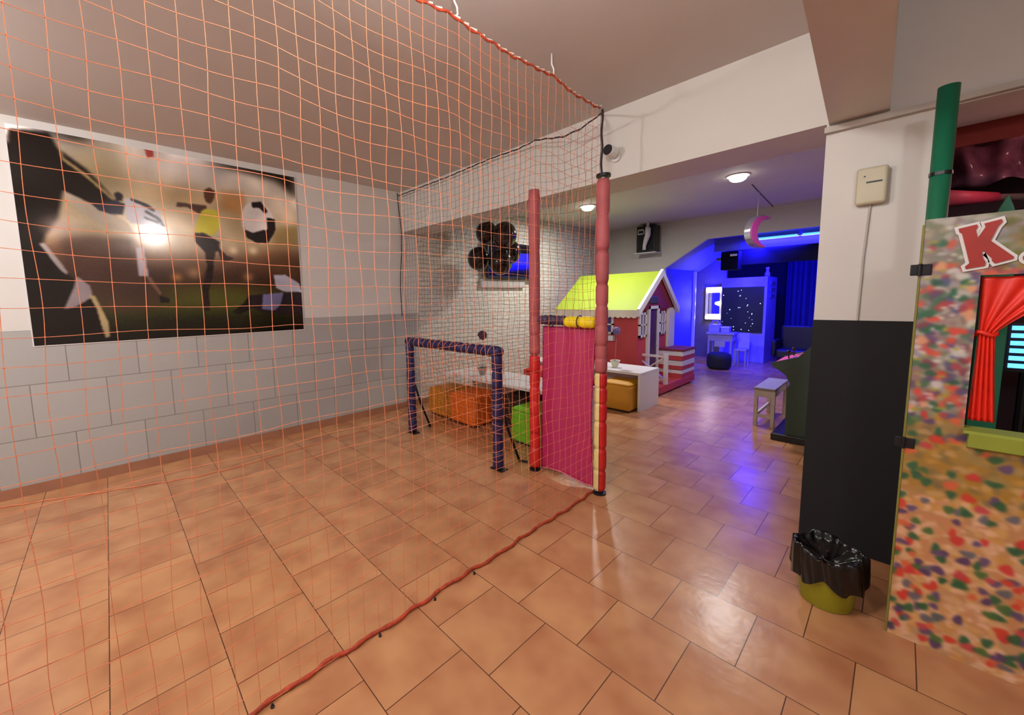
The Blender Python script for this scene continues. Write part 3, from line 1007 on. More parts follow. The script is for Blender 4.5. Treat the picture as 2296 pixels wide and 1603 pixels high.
# ------------------------------------------------------------------ balloons and television
BALL = mat('black_latex', (22, 18, 18), .12, .1, 3)
BALB = mat('brown_black_latex', (46, 34, 32), .14, .1, 3)


def balloon(x, y, z, r, m, label):
    t = thing('balloon', (x, y, z - r), label, 'balloon', 'black balloons in front of the television')
    prof = [(max(.0015, r * math.sin(PI * i / 18) ** .93), z - r * 1.06 * math.cos(PI * i / 18)) for i in range(19)]
    MB().lathe(prof, (x, y, 0), 28).build('skin', m, t, smooth=True)
    MB().lathe([(.011, z - r * 1.06 - .012), (.004, z - r * 1.06 - .002), (.003, z - r * 1.06 + .002)], (x, y, 0), 10).build('knot', m, t)


balloon(-4.304, 4.278, 2.50, .162, BALB, 'black balloon at the top left of the cluster by the television')
balloon(-3.969, 4.307, 2.426, .178, BALB, 'black balloon at the top right of the cluster, next to the rear pole')
balloon(-4.357, 4.152, 2.116, .165, BALL, 'leftmost black balloon at the bottom of the cluster')
balloon(-4.021, 4.27, 2.041, .172, BALL, 'black balloon at the bottom middle of the cluster, nearest the viewer')
balloon(-4.162, 4.633, 2.227, .17, BALL, 'rear black balloon half hidden in front of the television screen')
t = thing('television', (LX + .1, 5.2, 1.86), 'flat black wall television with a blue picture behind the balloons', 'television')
MB().box(LX + .06, LX + .11, 4.60, 5.86, 1.86, 2.46).build('frame', BLACKPL, t, bevel=.006)
MB().box(LX + .111, LX + .114, 4.63, 5.83, 1.90, 2.43).build('screen', GLASSK, t)
MB().box(LX + .1145, LX + .116, 5.2, 5.8, 2.10, 2.30).build('picture', mat('blue_picture', (10, 10, 120), .4, emit=(.01, .01, 1), estr=1.2), t)
MB().box(LX + .001, LX + .06, 5.05, 5.4, 2.05, 2.3).build('bracket', DARKMET, t)
MB().box(LX, LX + .05, 4.5, 5.6, 1.70, 1.84).build('shadow_panel', mat('grey_shadow_panel', (176, 170, 164), .6), t, bevel=.005)  # grey slab standing in for the shadow below the television

# ------------------------------------------------------------------ playhouse
t = thing('playhouse', (-3.4, 6.7, 0), 'red wooden playhouse with lime green roof and white trim', 'playhouse')
HRED = mat('red_house_paint', (188, 62, 66), .6, .06, 4)
HRED2 = mat('dark_red_paint', (120, 34, 36), .6, .08, 4)
LIME = mat('lime_roof_paint', (150, 169, 40), .6, .04, 3)
MB().box(-4.15, -2.78, 6.05, 7.40, .13, 1.30).build('walls', HRED, t)
MB().prism([(6.05, 1.30), (7.40, 1.30), (6.72, 1.86)], 'x', -4.14, -2.735).build('gable', HRED2, t)


def roof_side(y_e, z_e, y_r, z_r):
    dy, dz = y_r - y_e, z_r - z_e
    l = math.hypot(dy, dz)
    n = (-dz / l * .025 * (1 if dy > 0 else -1), abs(dy) / l * .025)
    return [(y_e, z_e), (y_r, z_r), (y_r + 0, z_r + .03), (y_e + n[0], z_e + n[1])]


rf = MB().prism(roof_side(5.90, 1.275, 6.72, 1.885), 'x', -4.22, -2.722)
rf.prism(roof_side(7.44, 1.275, 6.72, 1.885), 'x', -4.22, -2.722)
rf.build('roof', LIME, t)
# scalloped fascia
n = 17
pts = []
x0, x1 = -4.20, -2.72
for i in range(n * 8 + 1):
    s = i / (n * 8)
    pts.append((x0 + (x1 - x0) * s, 1.175 + .022 * (1 - abs(math.sin(PI * n * s)))))
MB().prism(pts + [(x1, 1.30), (x0, 1.30)], 'y', 5.885, 5.905).build('fascia', mat('cream_trim', (222, 214, 196), .5), t)
for s in (-1, 1):
    ye = 6.72 + s * (.84 if s < 0 else .74)
    q = [(ye, 1.20), (6.72, 1.83), (6.72, 1.945), (ye, 1.315)]
    MB().prism(q, 'x', -2.72, -2.675).build('bargeboard', MWHITE, t)


def house_window(face, a0, a1, z0, z1, pos):
    """face 'x': window in a wall facing +X, spread along y; face 'y': wall facing -Y, spread along x"""
    def bx(a, b, c, d, out0, out1):
        if face == 'x':
            return MB().box(pos + out0, pos + out1, a, b, c, d)
        return MB().box(a, b, pos - out1, pos - out0, c, d)
    f = MB()
    w_ = .035
    for q in ((a0, a1, z0, z0 + w_), (a0, a1, z1 - w_, z1), (a0, a0 + w_, z0, z1), (a1 - w_, a1, z0, z1),
              ((a0 + a1) / 2 - .012, (a0 + a1) / 2 + .012, z0, z1), (a0, a1, (z0 + z1) / 2 - .012, (z0 + z1) / 2 + .012)):
        f.v += bx(*q, .001, .03).v
        k = len(f.v) - 8
        f.f += [tuple(i + k for i in g) for g in [(0, 2, 3, 1), (4, 5, 7, 6), (0, 1, 5, 4), (2, 6, 7, 3), (0, 4, 6, 2), (1, 3, 7, 5)]]
    wf = f.build('window', MWHITE, t)
    bx(a0 + .02, a1 - .02, z0 + .02, z1 - .02, .002, .012).build('pane', mat('violet_glass', (74, 60, 120), .15), wf)
    return wf


house_window('x', 6.07, 6.31, .86, 1.25, -2.78)
house_window('x', 6.83, 7.07, .86, 1.25, -2.78)
wf = house_window('y', -3.56, -3.17, .90, 1.22, 6.05)
MB().box(-3.60, -3.13, 5.94, 6.02, .80, .885).build('window_box', MWHITE, t, bevel=.004)
d = MB().box(-2.779, -2.755, 6.40, 6.70, .14, 1.30).build('door', mat('plum_paint', (72, 36, 72), .5), t)
f = MB()
f.box(-2.779, -2.73, 6.35, 6.40, .13, 1.35)
f.box(-2.779, -2.73, 6.70, 6.75, .13, 1.35)
f.box(-2.779, -2.73, 6.35, 6.75, 1.30, 1.35)
f.build('door_frame', MWHITE, t)
MB().ball((-2.74, 6.66, .7), .014, 10, 6).build('door_knob', STEEL, d)
MB().box(-2.779, -2.72, 6.37, 6.66, 1.39, 1.50).build('door_lantern', mat('dark_grey_sign', (62, 60, 66), .5), t, bevel=.006)
MB().box(-2.80, -2.735, 7.16, 7.41, .13, 1.30).build('corner_board', MWHITE, t)
dk = MB().box(-4.1, -2.39, 5.98, 7.46, .03, .14).build('deck', HRED, t, bevel=.004)
MB().box(-4.06, -2.44, 6.03, 7.42, 0, .03).build('plinth', BLACKPL, dk)
# little fence with cross
fy = 6.25
MB().box(-2.44, -2.385, fy - .03, fy + .03, .141, .62).build('fence_post', MWHITE, t, bevel=.004)
MB().box(-2.93, -2.895, fy - .02, fy + .02, .141, .60).build('fence_post', MWHITE, t, bevel=.004)
MB().box(-2.894, -2.441, fy - .018, fy + .018, .555, .59).build('fence_rail', MWHITE, t)
MB().box(-2.894, -2.441, fy - .015, fy + .015, .19, .225).build('fence_rail', MWHITE, t)
MB().tube([(-2.89, fy, .225), (-2.445, fy, .555)], .016, 4).build('cross_brace', MWHITE, t)
MB().tube([(-2.89, fy + .002, .555), (-2.445, fy + .002, .225)], .016, 4).build('cross_brace', MWHITE, t)
# striped bin bench at the far end of the deck
for z0, z1, m, nm in ((.141, .215, HRED, 'red_board'), (.215, .27, MWHITE, 'white_board'), (.28, .345, HRED, 'red_board'), (.345, .425, MWHITE, 'white_board'),
                      (.435, .51, HRED, 'red_board'), (.51, .585, MWHITE, 'white_board')):
    e = .006 if m is MWHITE else 0
    MB().box(-2.80, -2.40 + e, 6.88 - e, 7.44, z0, z1).build(nm, m, t)
MB().box(-2.82, -2.385, 6.865, 7.45, .586, .62).build('seat_lid', HRED2, t, bevel=.006)

# ------------------------------------------------------------------ wall devices
t = thing('wall_speaker', (-3.6, 8.38, 2.38), 'black loudspeaker with white bracket high on the rear wall above the playhouse', 'speaker')
MB().box(-3.80, -3.42, 8.13, 8.36, 2.40, 2.93).build('cabinet', BLACKPL, t, bevel=.012)
MB().box(-3.76, -3.46, 8.122, 8.13, 2.44, 2.86).build('grille', mat('black_grille', (24, 24, 26), .8, .2, 60, .4, 120), t)
f = MB()
for a, b, c, d_ in ((-3.77, -3.64, 2.84, 2.86), (-3.77, -3.64, 2.76, 2.78), (-3.77, -3.755, 2.76, 2.86), (-3.655, -3.64, 2.76, 2.86)):
    f.box(a, b, 8.115, 8.122, c, d_)
f.build('badge', MWHITE, t)
MB().box(-3.83, -3.40, 8.10, 8.40, 2.375, 2.398).build('shelf', MWHITE, t, bevel=.004)
f = MB().tube([(-3.54, 8.07, CZ), (-3.55, 8.07, 2.86)], .026, 10)
f.tube([(-3.55, 8.06, 2.90), (-3.53, 8.05, 2.84), (-3.535, 8.05, 2.72), (-3.57, 8.05, 2.62), (-3.60, 8.06, 2.52), (-3.60, 8.06, 2.44)], [.03, .055, .055, .045, .035, .035], 12)
f.build('bracket', MWHITE, t, smooth=True)

t = thing('security_camera', (-1.607, BY, 2.62), 'small white security camera with black lens on the cross beam', 'camera')
MB().tube([(-1.60, BY - .001, 2.60), (-1.60, BY - .02, 2.60)], .04, 20).build('wall_mount', MWHITE, t)
MB().tube([(-1.60, BY - .02, 2.60), (-1.607, BY - .05, 2.625)], .014, 10).build('arm', MWHITE, t)
MB().tube([(-1.602, BY - .035, 2.622), (-1.610, BY - .12, 2.63)], .042, 24).build('body', MWHITE, t, smooth=False, bevel=.006)
MB().tube([(-1.6102, BY - .1201, 2.63), (-1.6104, BY - .126, 2.63)], .038, 24).build('lens', BLACKPL, t)

t = thing('switch_box', (-.145, BY, 2.06), 'beige switch box with a slot on the white top of the pillar', 'switch box')
BEIGE = mat('beige_plastic', (196, 188, 160), .45)
MB().box(-.205, -.085, BY - .052, BY - .001, 1.965, 2.155).build('housing', BEIGE, t, bevel=.014, seg=3)
MB().box(-.165, -.105, BY - .0545, BY - .052, 2.072, 2.080).build('slot', BLACKPL, t)
MB().box(-.176, -.169, BY - .0545, BY - .052, 2.105, 2.112).build('button', BLACKPL, t)
MB().tube([(-.145, BY - .008, 1.965), (-.155, BY - .008, 1.7), (-.16, BY - .008, 1.346)], .005, 8).build('cable', mat('cable_grey', (188, 182, 176), .5), t)

tag(MB().tube([(-1.46, 6.48, CZ - .004), (-1.5, 7.1, CZ - .004), (-1.57, 8.38, CZ - .004)], .006, 6).build('ceiling_cable', mat('dark_cable', (70, 62, 72), .6), origin=(-1.5, 7.4, CZ)),
    'thin dark cable along the rear ceiling beyond the nearer downlight', 'cable')

# ------------------------------------------------------------------ hanging moon
t = thing('hanging_moon', (-1.47, 7, 2.19), 'pink crescent moon with silver rim hanging from the rear ceiling', 'moon decoration')


def crescent(R, ri, off, tilt, n=28):
    """outline of a crescent that opens to +X"""
    pts = []
    a_end = math.radians(118)
    for i in range(n + 1):
        a = PI + a_end - 2 * a_end * i / n
        pts.append((R * math.cos(a), R * math.sin(a)))
    x1, y1 = pts[0]
    x2, y2 = pts[-1]
    b = math.atan2(-y1, -(x1 - off))
    rr = math.hypot(x1 - off, y1)
    b0 = math.atan2(y2, x2 - off)
    b1 = math.atan2(y1, x1 - off)
    if b0 < 0:
        b0 += 2 * PI
    if b1 < 0:
        b1 += 2 * PI
    for i in range(1, n):
        a = b0 + (b1 - b0) * i / n
        pts.append((off + rr * math.cos(a), rr * math.sin(a)))
    return [(x * math.cos(tilt) - y * math.sin(tilt), x * math.sin(tilt) + y * math.cos(tilt)) for x, y in pts]


cx, cz = -1.40, 2.41
MOONP = mat('pink_moon', (196, 70, 160), .4, .05, 4)
SILV = mat('silver_rim', (200, 196, 204), .2, .05, 8, metal=.8)
big = [(cx + x, cz + y) for x, y in crescent(.235, .2, .095, math.radians(-8))]
MT = Matrix.Translation((cx - .13, 7, 0)) @ Matrix.Rotation(math.radians(62), 4, 'Z') @ Matrix.Translation((-cx + .13, -7, 0))
MB().prism(big, 'y', 6.965, 7.06).xf(MT).build('rim', SILV, t)
ctr = (cx - .13, cz)
sml = [(cx + .003 + x * .95, cz + y * .95) for x, y in crescent(.235, .2, .095, math.radians(-8))]
MB().prism(sml, 'y', 6.955, 6.964).xf(MT).build('face', MOONP, t)
MB().tube([(cx - .10, 7.03, 2.63), (cx - .09, 7.03, CZ)], .0025, 6).build('string', MWHITE, t)

# ------------------------------------------------------------------ the blue room
GLOWB = mat('blue_tube_glow', (60, 120, 255), .4, emit=(.14, .62, 1), estr=1.7)


def tube_lamp(x0, x1, z0, z1, label):
    t = thing('blue_tube_lamp', ((x0 + x1) / 2, 8.97, (z0 + z1) / 2), label, 'tube light', 'blue tube lights across the opening')
    MB().tube([(x0, 8.95, z0), (x1, 8.95, z1)], .019, 12).build('tube', GLOWB, t, smooth=True)
    MB().box(x0, x1, 8.985, 9.018, min(z0, z1) - .02, max(z0, z1) + .02).build('housing', MWHITE, t)
    for x, z in ((x0, z0), (x1, z1)):
        MB().tube([(x - .012, 8.95, z), (x + .012, 8.95, z)], .022, 12).build('end_cap', MWHITE, t)


tube_lamp(-1.98, -1.29, 2.525, 2.52, 'left glowing blue tube light, partly behind the hanging moon')
tube_lamp(-1.25, -.40, 2.52, 2.515, 'right glowing blue tube light running behind the white pillar')

t = thing('stage_speaker', (-2.3, 9.3, 1.98), 'black hanging speaker below the sloped blue-lit ceiling', 'speaker')
MB().box(-2.52, -2.22, 9.12, 9.40, 2.0, 2.36).build('cabinet', mat('matt_black', (9, 9, 12), .9, .1, 10, spec=.15), t, bevel=.01)
MB().box(-2.36, -2.24, 9.113, 9.12, 2.26, 2.30).build('badge', mat('white_badge', (200, 205, 190), .5), t)
MB().tube([(-2.37, 9.26, 2.36), (-2.37, 9.26, 2.60)], .02, 8).build('hanger', DARKMET, t)
MB().box(-2.62, -2.52, 9.2, 9.26, 2.2, 2.25).build('side_clamp', DARKMET, t)
tag(MB().box(-2.5, .09, 9.44, 9.50, 2.10, 2.40).build('pelmet', mat('black_cloth', (14, 14, 22), .9), origin=(-1.1, 9.47, 2.10)),
    'wide black pelmet hanging under the blue lit header', 'pelmet')


def drape(u, v):
    x = -1.9 + 1.97 * u
    return (x, 12.05 + .07 * math.sin(u * 62) + .03 * math.sin(u * 23 + v), .02 + 2.5 * v)


tag(MB().sheet(drape, 160, 6).build('stage_curtain', mat('blue_curtain', (48, 48, 120), .8), origin=(-.9, 12.05, 0), smooth=True, solid=.01),
    'dark blue pleated curtain at the far end of the blue room', 'curtain')

# door edge strip
tag(MB().box(-3.32, -3.27, 10.05, 10.10, 0, 2.05).build('door_edge_strip', mat('glossy_white', (236, 234, 236), .3), origin=(-3.3, 10.07, 0)),
    'narrow white upright strip at the end of the blue-lit side wall', 'trim strip')

# vanity mirror
t = thing('vanity_mirror', (-3.02, 10.72, .95), 'lit make-up mirror with rows of bulbs in the blue room', 'mirror')
MB().box(-3.24, -2.86, 10.66, 10.718, .92, 1.70).build('frame', MWHITE, t, bevel=.006)
MB().box(-3.17, -2.93, 10.652, 10.66, 1.06, 1.56).build('glass', mat('mirror_glass', (200, 200, 210), .05, .02, 3, metal=1), t)
BULBM = mat('vanity_bulb_glow', (255, 240, 230), .4, emit=(1, .88, .82), estr=14)
for x, z in ((-3.19, 1.63), (-3.10, 1.63), (-3.0, 1.63), (-2.91, 1.63), (-2.99, 1.31), (-2.90, 1.31), (-3.19, .97), (-3.10, .97), (-3.0, .97), (-2.91, .97)):
    MB().ball((x, 10.632, z), .034, 12, 8).build('bulb', BULBM, t, smooth=True)

# chalkboard cabinet
LIL = mat('pale_cabinet', (154, 146, 206), .45)
t = thing('chalkboard_cabinet', (-2.4, 10.9, 0), 'tall white cabinet with black starry board in the blue room', 'cabinet')
MB().box(-2.83, -1.97, 10.4, 11.35, 0, 1.88).build('carcass', LIL, t, bevel=.006)
bd = MB().box(-2.81, -2.02, 10.385, 10.399, .66, 1.67).build('board', mat('board_black', (10, 14, 18), .5), t)
rs = random.Random(11)
SBULB = mat('star_glow', (200, 220, 255), .4, emit=(.7, .82, 1), estr=3)
for i in range(30):
    x, z = rs.uniform(-2.78, -2.05), rs.uniform(.70, 1.62)
    MB().ball((x, 10.378, z), rs.choice((.005, .007, .009)), 8, 6).build('star_light', SBULB, bd)
for k in range(3):
    MB().box(-1.969, -1.955, 10.7, 11.1, 1.42 + k * .14, 1.5 + k * .14).build('vent', mat('vent_grey', (110, 108, 130), .5), t)
t2 = thing('candle_bottle', (-2.02, 10.6, 1.88), 'narrow white bottle standing on the tall white cabinet', 'bottle')
MB().lathe([(.05, 0), (.05, .07), (.03, .11), (.028, .17), (.032, .175)], (-2.02, 10.6, 1.881), 14).build('body', LIL, t2, smooth=True)
MB().lathe([(.034, .176), (.034, .2), (.001, .205)], (-2.02, 10.6, 1.881), 12).build('cap', MWHITE, t2)

# toy table, toys and chair
t = thing('toy_table', (-2.59, 9.75, 0), 'small white toy table in front of the starry cabinet', 'table')
MB().box(-2.86, -2.34, 9.55, 9.95, .66, .70).build('table_top', LIL, t, bevel=.004)
MB().box(-2.83, -2.37, 9.58, 9.92, .52, .658).build('drawer_box', LIL, t)
MB().box(-2.7, -2.5, 9.572, 9.58, .40, .518).build('drawer', mat('lilac_drawer', (170, 164, 190), .5), t)
for x in (-2.82, -2.40):
    for y in (9.6, 9.9):
        MB().lathe([(.014, 0), (.02, .1), (.022, .52)], (x, y, 0), 10).build('leg', LIL, t)
t = thing('jewel_box', (-2.75, 9.75, .70), 'white house-shaped toy box standing on the toy table', 'toy')
MB().box(-2.85, -2.64, 9.66, 9.84, .701, .87).build('body', LIL, t, bevel=.006)
MB().tube([(-2.82, 9.75, .87), (-2.80, 9.75, .94), (-2.70, 9.75, .94), (-2.68, 9.75, .87)], .014, 8).build('handle', LIL, t)
t = thing('toy_box', (-2.54, 9.75, .70), 'lower lilac toy box beside the house-shaped box', 'toy')
MB().box(-2.62, -2.46, 9.68, 9.82, .701, .80).build('body', LIL, t, bevel=.006)
MB().box(-2.624, -2.456, 9.676, 9.825, .801, .825).build('lid', MWHITE, t)
t = thing('toy_chair', (-2.21, 9.7, 0), 'small white chair right of the toy table', 'chair')
MB().box(-2.31, -2.11, 9.55, 9.80, .34, .37).build('seat', LIL, t, bevel=.004)
MB().box(-2.31, -2.11, 9.80, 9.825, .371, .70).build('backrest', LIL, t, bevel=.006)
for x in (-2.295, -2.125):
    for y in (9.57, 9.80):
        MB().lathe([(.012, 0), (.018, .338)], (x, y, 0), 8).build('leg', LIL, t)
t = thing('round_pouf', (-2.47, 9.1, 0), 'dark navy round pouf on the floor before the toy table', 'pouf')
MB().lathe([(.19, .02), (.215, .06), (.22, .22), (.205, .30), (.15, .335), (.002, .345)], (-2.47, 9.1, 0), 24).build('cushion', NAVY, t, smooth=True)
MB().lathe([(.18, 0), (.18, .02)], (-2.47, 9.1, 0), 20).build('base', BLACKPL, t)

# black armchair by the curtain
t = thing('black_armchair', (-1.38, 10.0, 0), 'black armchair in the dark right end of the blue room', 'chair')
BLK = mat('black_leather', (16, 15, 22), .5, .1, 12)
MB().box(-1.66, -1.10, 9.75, 10.25, .22, .40).build('seat', BLK, t, bevel=.04, smooth=True)
MB().box(-1.66, -1.10, 10.25, 10.36, .30, .86).build('backrest', BLK, t, bevel=.04, smooth=True)
for x in (-1.74, -1.09):
    MB().box(x, x + .08, 9.78, 10.30, .25, .58).build('armrest', BLK, t, bevel=.03, smooth=True)
for x in (-1.62, -1.14):
    for y in (9.8, 10.2):
        MB().lathe([(.014, 0), (.018, .22)], (x, y, 0), 8).build('leg', DARKMET, t)

# ------------------------------------------------------------------ arcade cabinet and bench
t = thing('arcade_cabinet', (-.5, 5.3, 0), 'dark green arcade cabinet with red control panel behind the pillar', 'arcade machine')
GREEN = mat('dark_green_laminate', (54, 74, 60), .5, .06, 4)
prof = [(-.73, .07), (-.735, .55), (-.71, .60), (-.75, .68), (-.87, .775), (-.87, .80), (-.66, .875), (-.52, 1.05), (-.40, 1.25), (-.40, 1.62), (-.05, 1.62), (-.05, .07)]
for y0 in (4.97, 5.60):
    MB().prism(prof, 'y', y0, y0 + .03).build('side_panel', GREEN, t)
core = [(-.70, .07), (-.70, .58), (-.72, .68), (-.83, .765), (-.83, .785), (-.63, .855), (-.48, 1.05), (-.36, 1.25), (-.36, 1.60), (-.08, 1.60), (-.08, .07)]
MB().prism(core, 'y', 5.001, 5.599).build('body', BLACKPL, t)
cp = MB().prism([(-.86, .775), (-.66, .85), (-.66, .868), (-.865, .79)], 'y', 5.001, 5.599).build('control_panel', mat('orange_red_panel', (236, 92, 66), .45), t)
for y in (5.16, 5.45):
    MB().tube([(-.76, y, .83), (-.765, y, .89)], .006, 8).build('joystick', BLACKPL, cp)
    MB().ball((-.766, y, .90), .02, 12, 8).build('joystick_knob', BLACKPL, cp, smooth=True)
    for k in range(3):
        MB().lathe([(.013, 0), (.013, .012)], (-.70, y - .09 + k * .03, .848), 10).build('button', mat('lilac_button', (150, 130, 190), .4), cp)
MB().prism([(-.62, .90), (-.50, 1.06), (-.49, 1.055), (-.61, .895)], 'y', 5.04, 5.56).build('screen', GLASSK, t)
MB().box(-.84, -.04, 4.94, 5.66, 0, .07).build('base', BLACKPL, t, bevel=.006)

t = thing('white_bench', (-.96, 5.65, 0), 'worn white wooden bench in front of the arcade cabinet', 'bench')
WOODW = mat('worn_white_wood', (206, 196, 182), .6, .1, 9, .1, 30)
MB().box(-1.09, -.89, 5.36, 6.10, .415, .445).build('seat', mat('greyed_seat', (150, 140, 148), .5, .12, 6), t, bevel=.005)
for x in (-1.085, -.925):
    for y in (5.37, 6.05):
        MB().box(x, x + .035, y, y + .035, 0, .414).build('leg', WOODW, t)
ap = MB().box(-1.05, -.926, 5.375, 5.395, .34, .414)
ap.box(-1.05, -.926, 6.06, 6.08, .34, .414).box(-1.08, -1.06, 5.406, 6.05, .34, .414).box(-.92, -.90, 5.406, 6.05, .34, .414)
ap.build('apron', WOODW, t)
st = MB().box(-1.05, -.926, 5.377, 5.393, .10, .135).box(-1.08, -1.06, 5.406, 6.05, .10, .135)
st.build('stretcher', WOODW, t)

# ------------------------------------------------------------------ waste bin
t = thing('waste_bin', (-.165, 2.47, 0), 'yellow green waste bin with black bag at the foot of the pillar', 'bin')
bx_, by_ = -.165, 2.47
MB().lathe([(.095, 0), (.10, .006), (.122, .215), (.122, .22), (.116, .22), (.094, .012)], (bx_, by_, 0), 32).build('bucket', mat('olive_plastic', (142, 138, 26), .45, .05, 5), t, smooth=True)


def bag(u, v):
    a = u * 2 * PI
    fold = 1 + .035 * math.sin(a * 9 + 3 * v) + .03 * math.sin(a * 17 + 5 * v) + .02 * math.sin(a * 5)
    if v < .45:      # skirt outside the bucket
        s = v / .45
        r = .140 * fold * (1 - .02 * s)
        z = .13 + .015 * math.sin(a * 3) + .015 * math.sin(a * 7) + s * (.25 - .13)
    elif v < .6:     # the rim with loose ears
        s = (v - .45) / .15
        r = (.137 - .02 * s) * fold
        z = .25 + .022 * math.sin(PI * s) + .03 * max(0, math.sin(a * 3 + 2.2)) * (1 - s)
    else:            # down into the bucket
        s = (v - .6) / .4
        r = .117 * (1 - s) * fold + .002
        z = .25 - .06 * s - .01 * math.sin(a * 6) * s
    return (bx_ + r * math.cos(a), by_ + r * math.sin(a), z)


MB().sheet(bag, 120, 26).build('bin_bag', mat('black_film', (12, 12, 13), .22, .1, 8, .35, 25), t, smooth=True)

# ------------------------------------------------------------------ puppet booth
BX0, BX1, BZ1, BYF = .047, 1.12, 1.782, 2.42
OX0, OX1, OZ0, OZ1 = .198, .86, .962, 1.556
t = thing('play_booth', (.58, 2.45, 0), 'booth front painted with multicoloured dabs and a window, right of the pillar', 'play booth')
BACKB = mat('booth_board', (120, 96, 60), .7)
f = MB()
f.box(BX0, OX0, BYF, BYF + .03, 0, BZ1)
f.box(OX1, BX1, BYF, BYF + .03, 0, BZ1)
f.box(OX0, OX1, BYF, BYF + .03, 0, OZ0)
f.box(OX0, OX1, BYF, BYF + .03, OZ1, BZ1)
f.build('front_board', BACKB, t)
NBU, NBV = 300, 496


def paint_booth(nu, nv):
    rng = np.random.default_rng(5)
    W_, H_ = BX1 - BX0, BZ1
    X, Z = np.meshgrid(np.linspace(BX0, BX1, nu), np.linspace(BZ1, 0, nv))
    stops = [(0, (176, 136, 96)), (.35, (188, 136, 88)), (.62, (178, 128, 82)), (.75, (150, 112, 48)), (.88, (158, 122, 52)), (1.02, (140, 110, 84)), (1.25, (132, 112, 100)), (1.5, (126, 112, 108)), (1.62, (130, 124, 118)), (1.78, (128, 128, 106))]
    img = np.zeros((nv, nu, 3))
    for c in range(3):
        img[..., c] = np.interp(Z, [s[0] for s in stops], [s[1][c] for s in stops])

    def dab(x, z, rx, rz, col, a):
        i0 = max(0, int((x - 3 * rx - BX0) / W_ * (nu - 1)))
        i1 = min(nu, int((x + 3 * rx - BX0) / W_ * (nu - 1)) + 2)
        j0 = max(0, int((BZ1 - z - 3 * rz) / H_ * (nv - 1)))
        j1 = min(nv, int((BZ1 - z + 3 * rz) / H_ * (nv - 1)) + 2)
        if i1 <= i0 or j1 <= j0:
            return
        xx, zz = X[j0:j1, i0:i1], Z[j0:j1, i0:i1]
        q = ((xx - x) / rx) ** 2 + ((zz - z) / rz) ** 2
        th = np.arctan2(zz - z, xx - x)
        q = q * (1 + .22 * np.sin(th * 3 + x * 190) + .2 * np.sin(th * 2 + z * 230))
        k = (a * np.clip(1.5 - q, 0, 1))[..., None]
        img[j0:j1, i0:i1] = img[j0:j1, i0:i1] * (1 - k) + np.array(col) * k
    low = [(206, 158, 116), (222, 178, 146), (218, 172, 140), (194, 138, 66), (204, 156, 96), (190, 126, 84)]
    mid = [(160, 116, 30), (178, 130, 44), (150, 124, 70), (190, 150, 100), (120, 100, 60)]
    top = [(176, 170, 162), (150, 142, 150), (120, 126, 100), (164, 150, 130), (140, 110, 112)]
    for _ in range(4200):
        x, z = rng.uniform(BX0, BX1), rng.uniform(0, BZ1)
        pal = low if z < .66 else mid if z < 1.0 else top
        dab(x, z, rng.uniform(.010, .022), rng.uniform(.009, .018), pal[rng.integers(len(pal))], .7)
    acc_l = [(40, 84, 50), (44, 88, 56), (198, 56, 36), (196, 48, 42), (78, 52, 92), (92, 68, 104), (184, 62, 66), (206, 92, 54), (66, 100, 48), (96, 92, 100)]
    acc_t = [(44, 96, 66), (160, 60, 70), (206, 70, 54), (96, 70, 110), (200, 194, 186), (84, 84, 120), (120, 60, 70), (70, 104, 80), (214, 150, 110)]
    for _ in range(1300):
        x, z = rng.uniform(BX0, BX1), rng.uniform(.03, 1.6)
        band = math.sin(z * 21 + 2.0 * math.sin(x * 8)) + rng.normal(0, .7)
        pal = acc_l if z < 1.0 else acc_t
        n_ = len(pal)
        i = int((band * .5 + .5) * n_ * .7 + rng.uniform(0, n_ * .5)) % n_
        if z > .66 and z < .9 and rng.uniform() < .55:
            continue
        dab(x, z, rng.uniform(.010, .021), rng.uniform(.011, .019), pal[i], .92)
    for _ in range(420):
        x, z = rng.uniform(BX0, BX1), rng.uniform(.95, 1.74)
        pal = ((44, 96, 62), (70, 104, 80), (176, 62, 62), (204, 84, 60), (92, 72, 108), (40, 84, 54))
        if z < 1.6 or x < .13:
            dab(x, z, rng.uniform(.010, .018), rng.uniform(.010, .017), pal[int((math.sin(z * 17 + 3 * x) * .5 + .5) * 3 + rng.uniform(0, 3))], .8)
    for _ in range(500):
        x, z = rng.uniform(BX0, BX1), rng.uniform(1.0, 1.76)
        dab(x, z, rng.uniform(.006, .014), rng.uniform(.004, .008), ((206, 200, 190), (190, 176, 178), (160, 150, 60))[rng.integers(3)], .8)
    for _ in range(260):
        x, z = rng.uniform(.24, BX1), rng.uniform(1.58, 1.76)
        dab(x, z, .02, .014, ((150, 118, 40), (96, 96, 40), (130, 108, 60))[rng.integers(3)], .6)
    img = blur(img, 1)
    return np.clip(img, 0, 255)


def keep(u, v):
    x, z = BX0 + u * (BX1 - BX0), BZ1 - v * BZ1
    return not (OX0 < x < OX1 and OZ0 < z < OZ1)


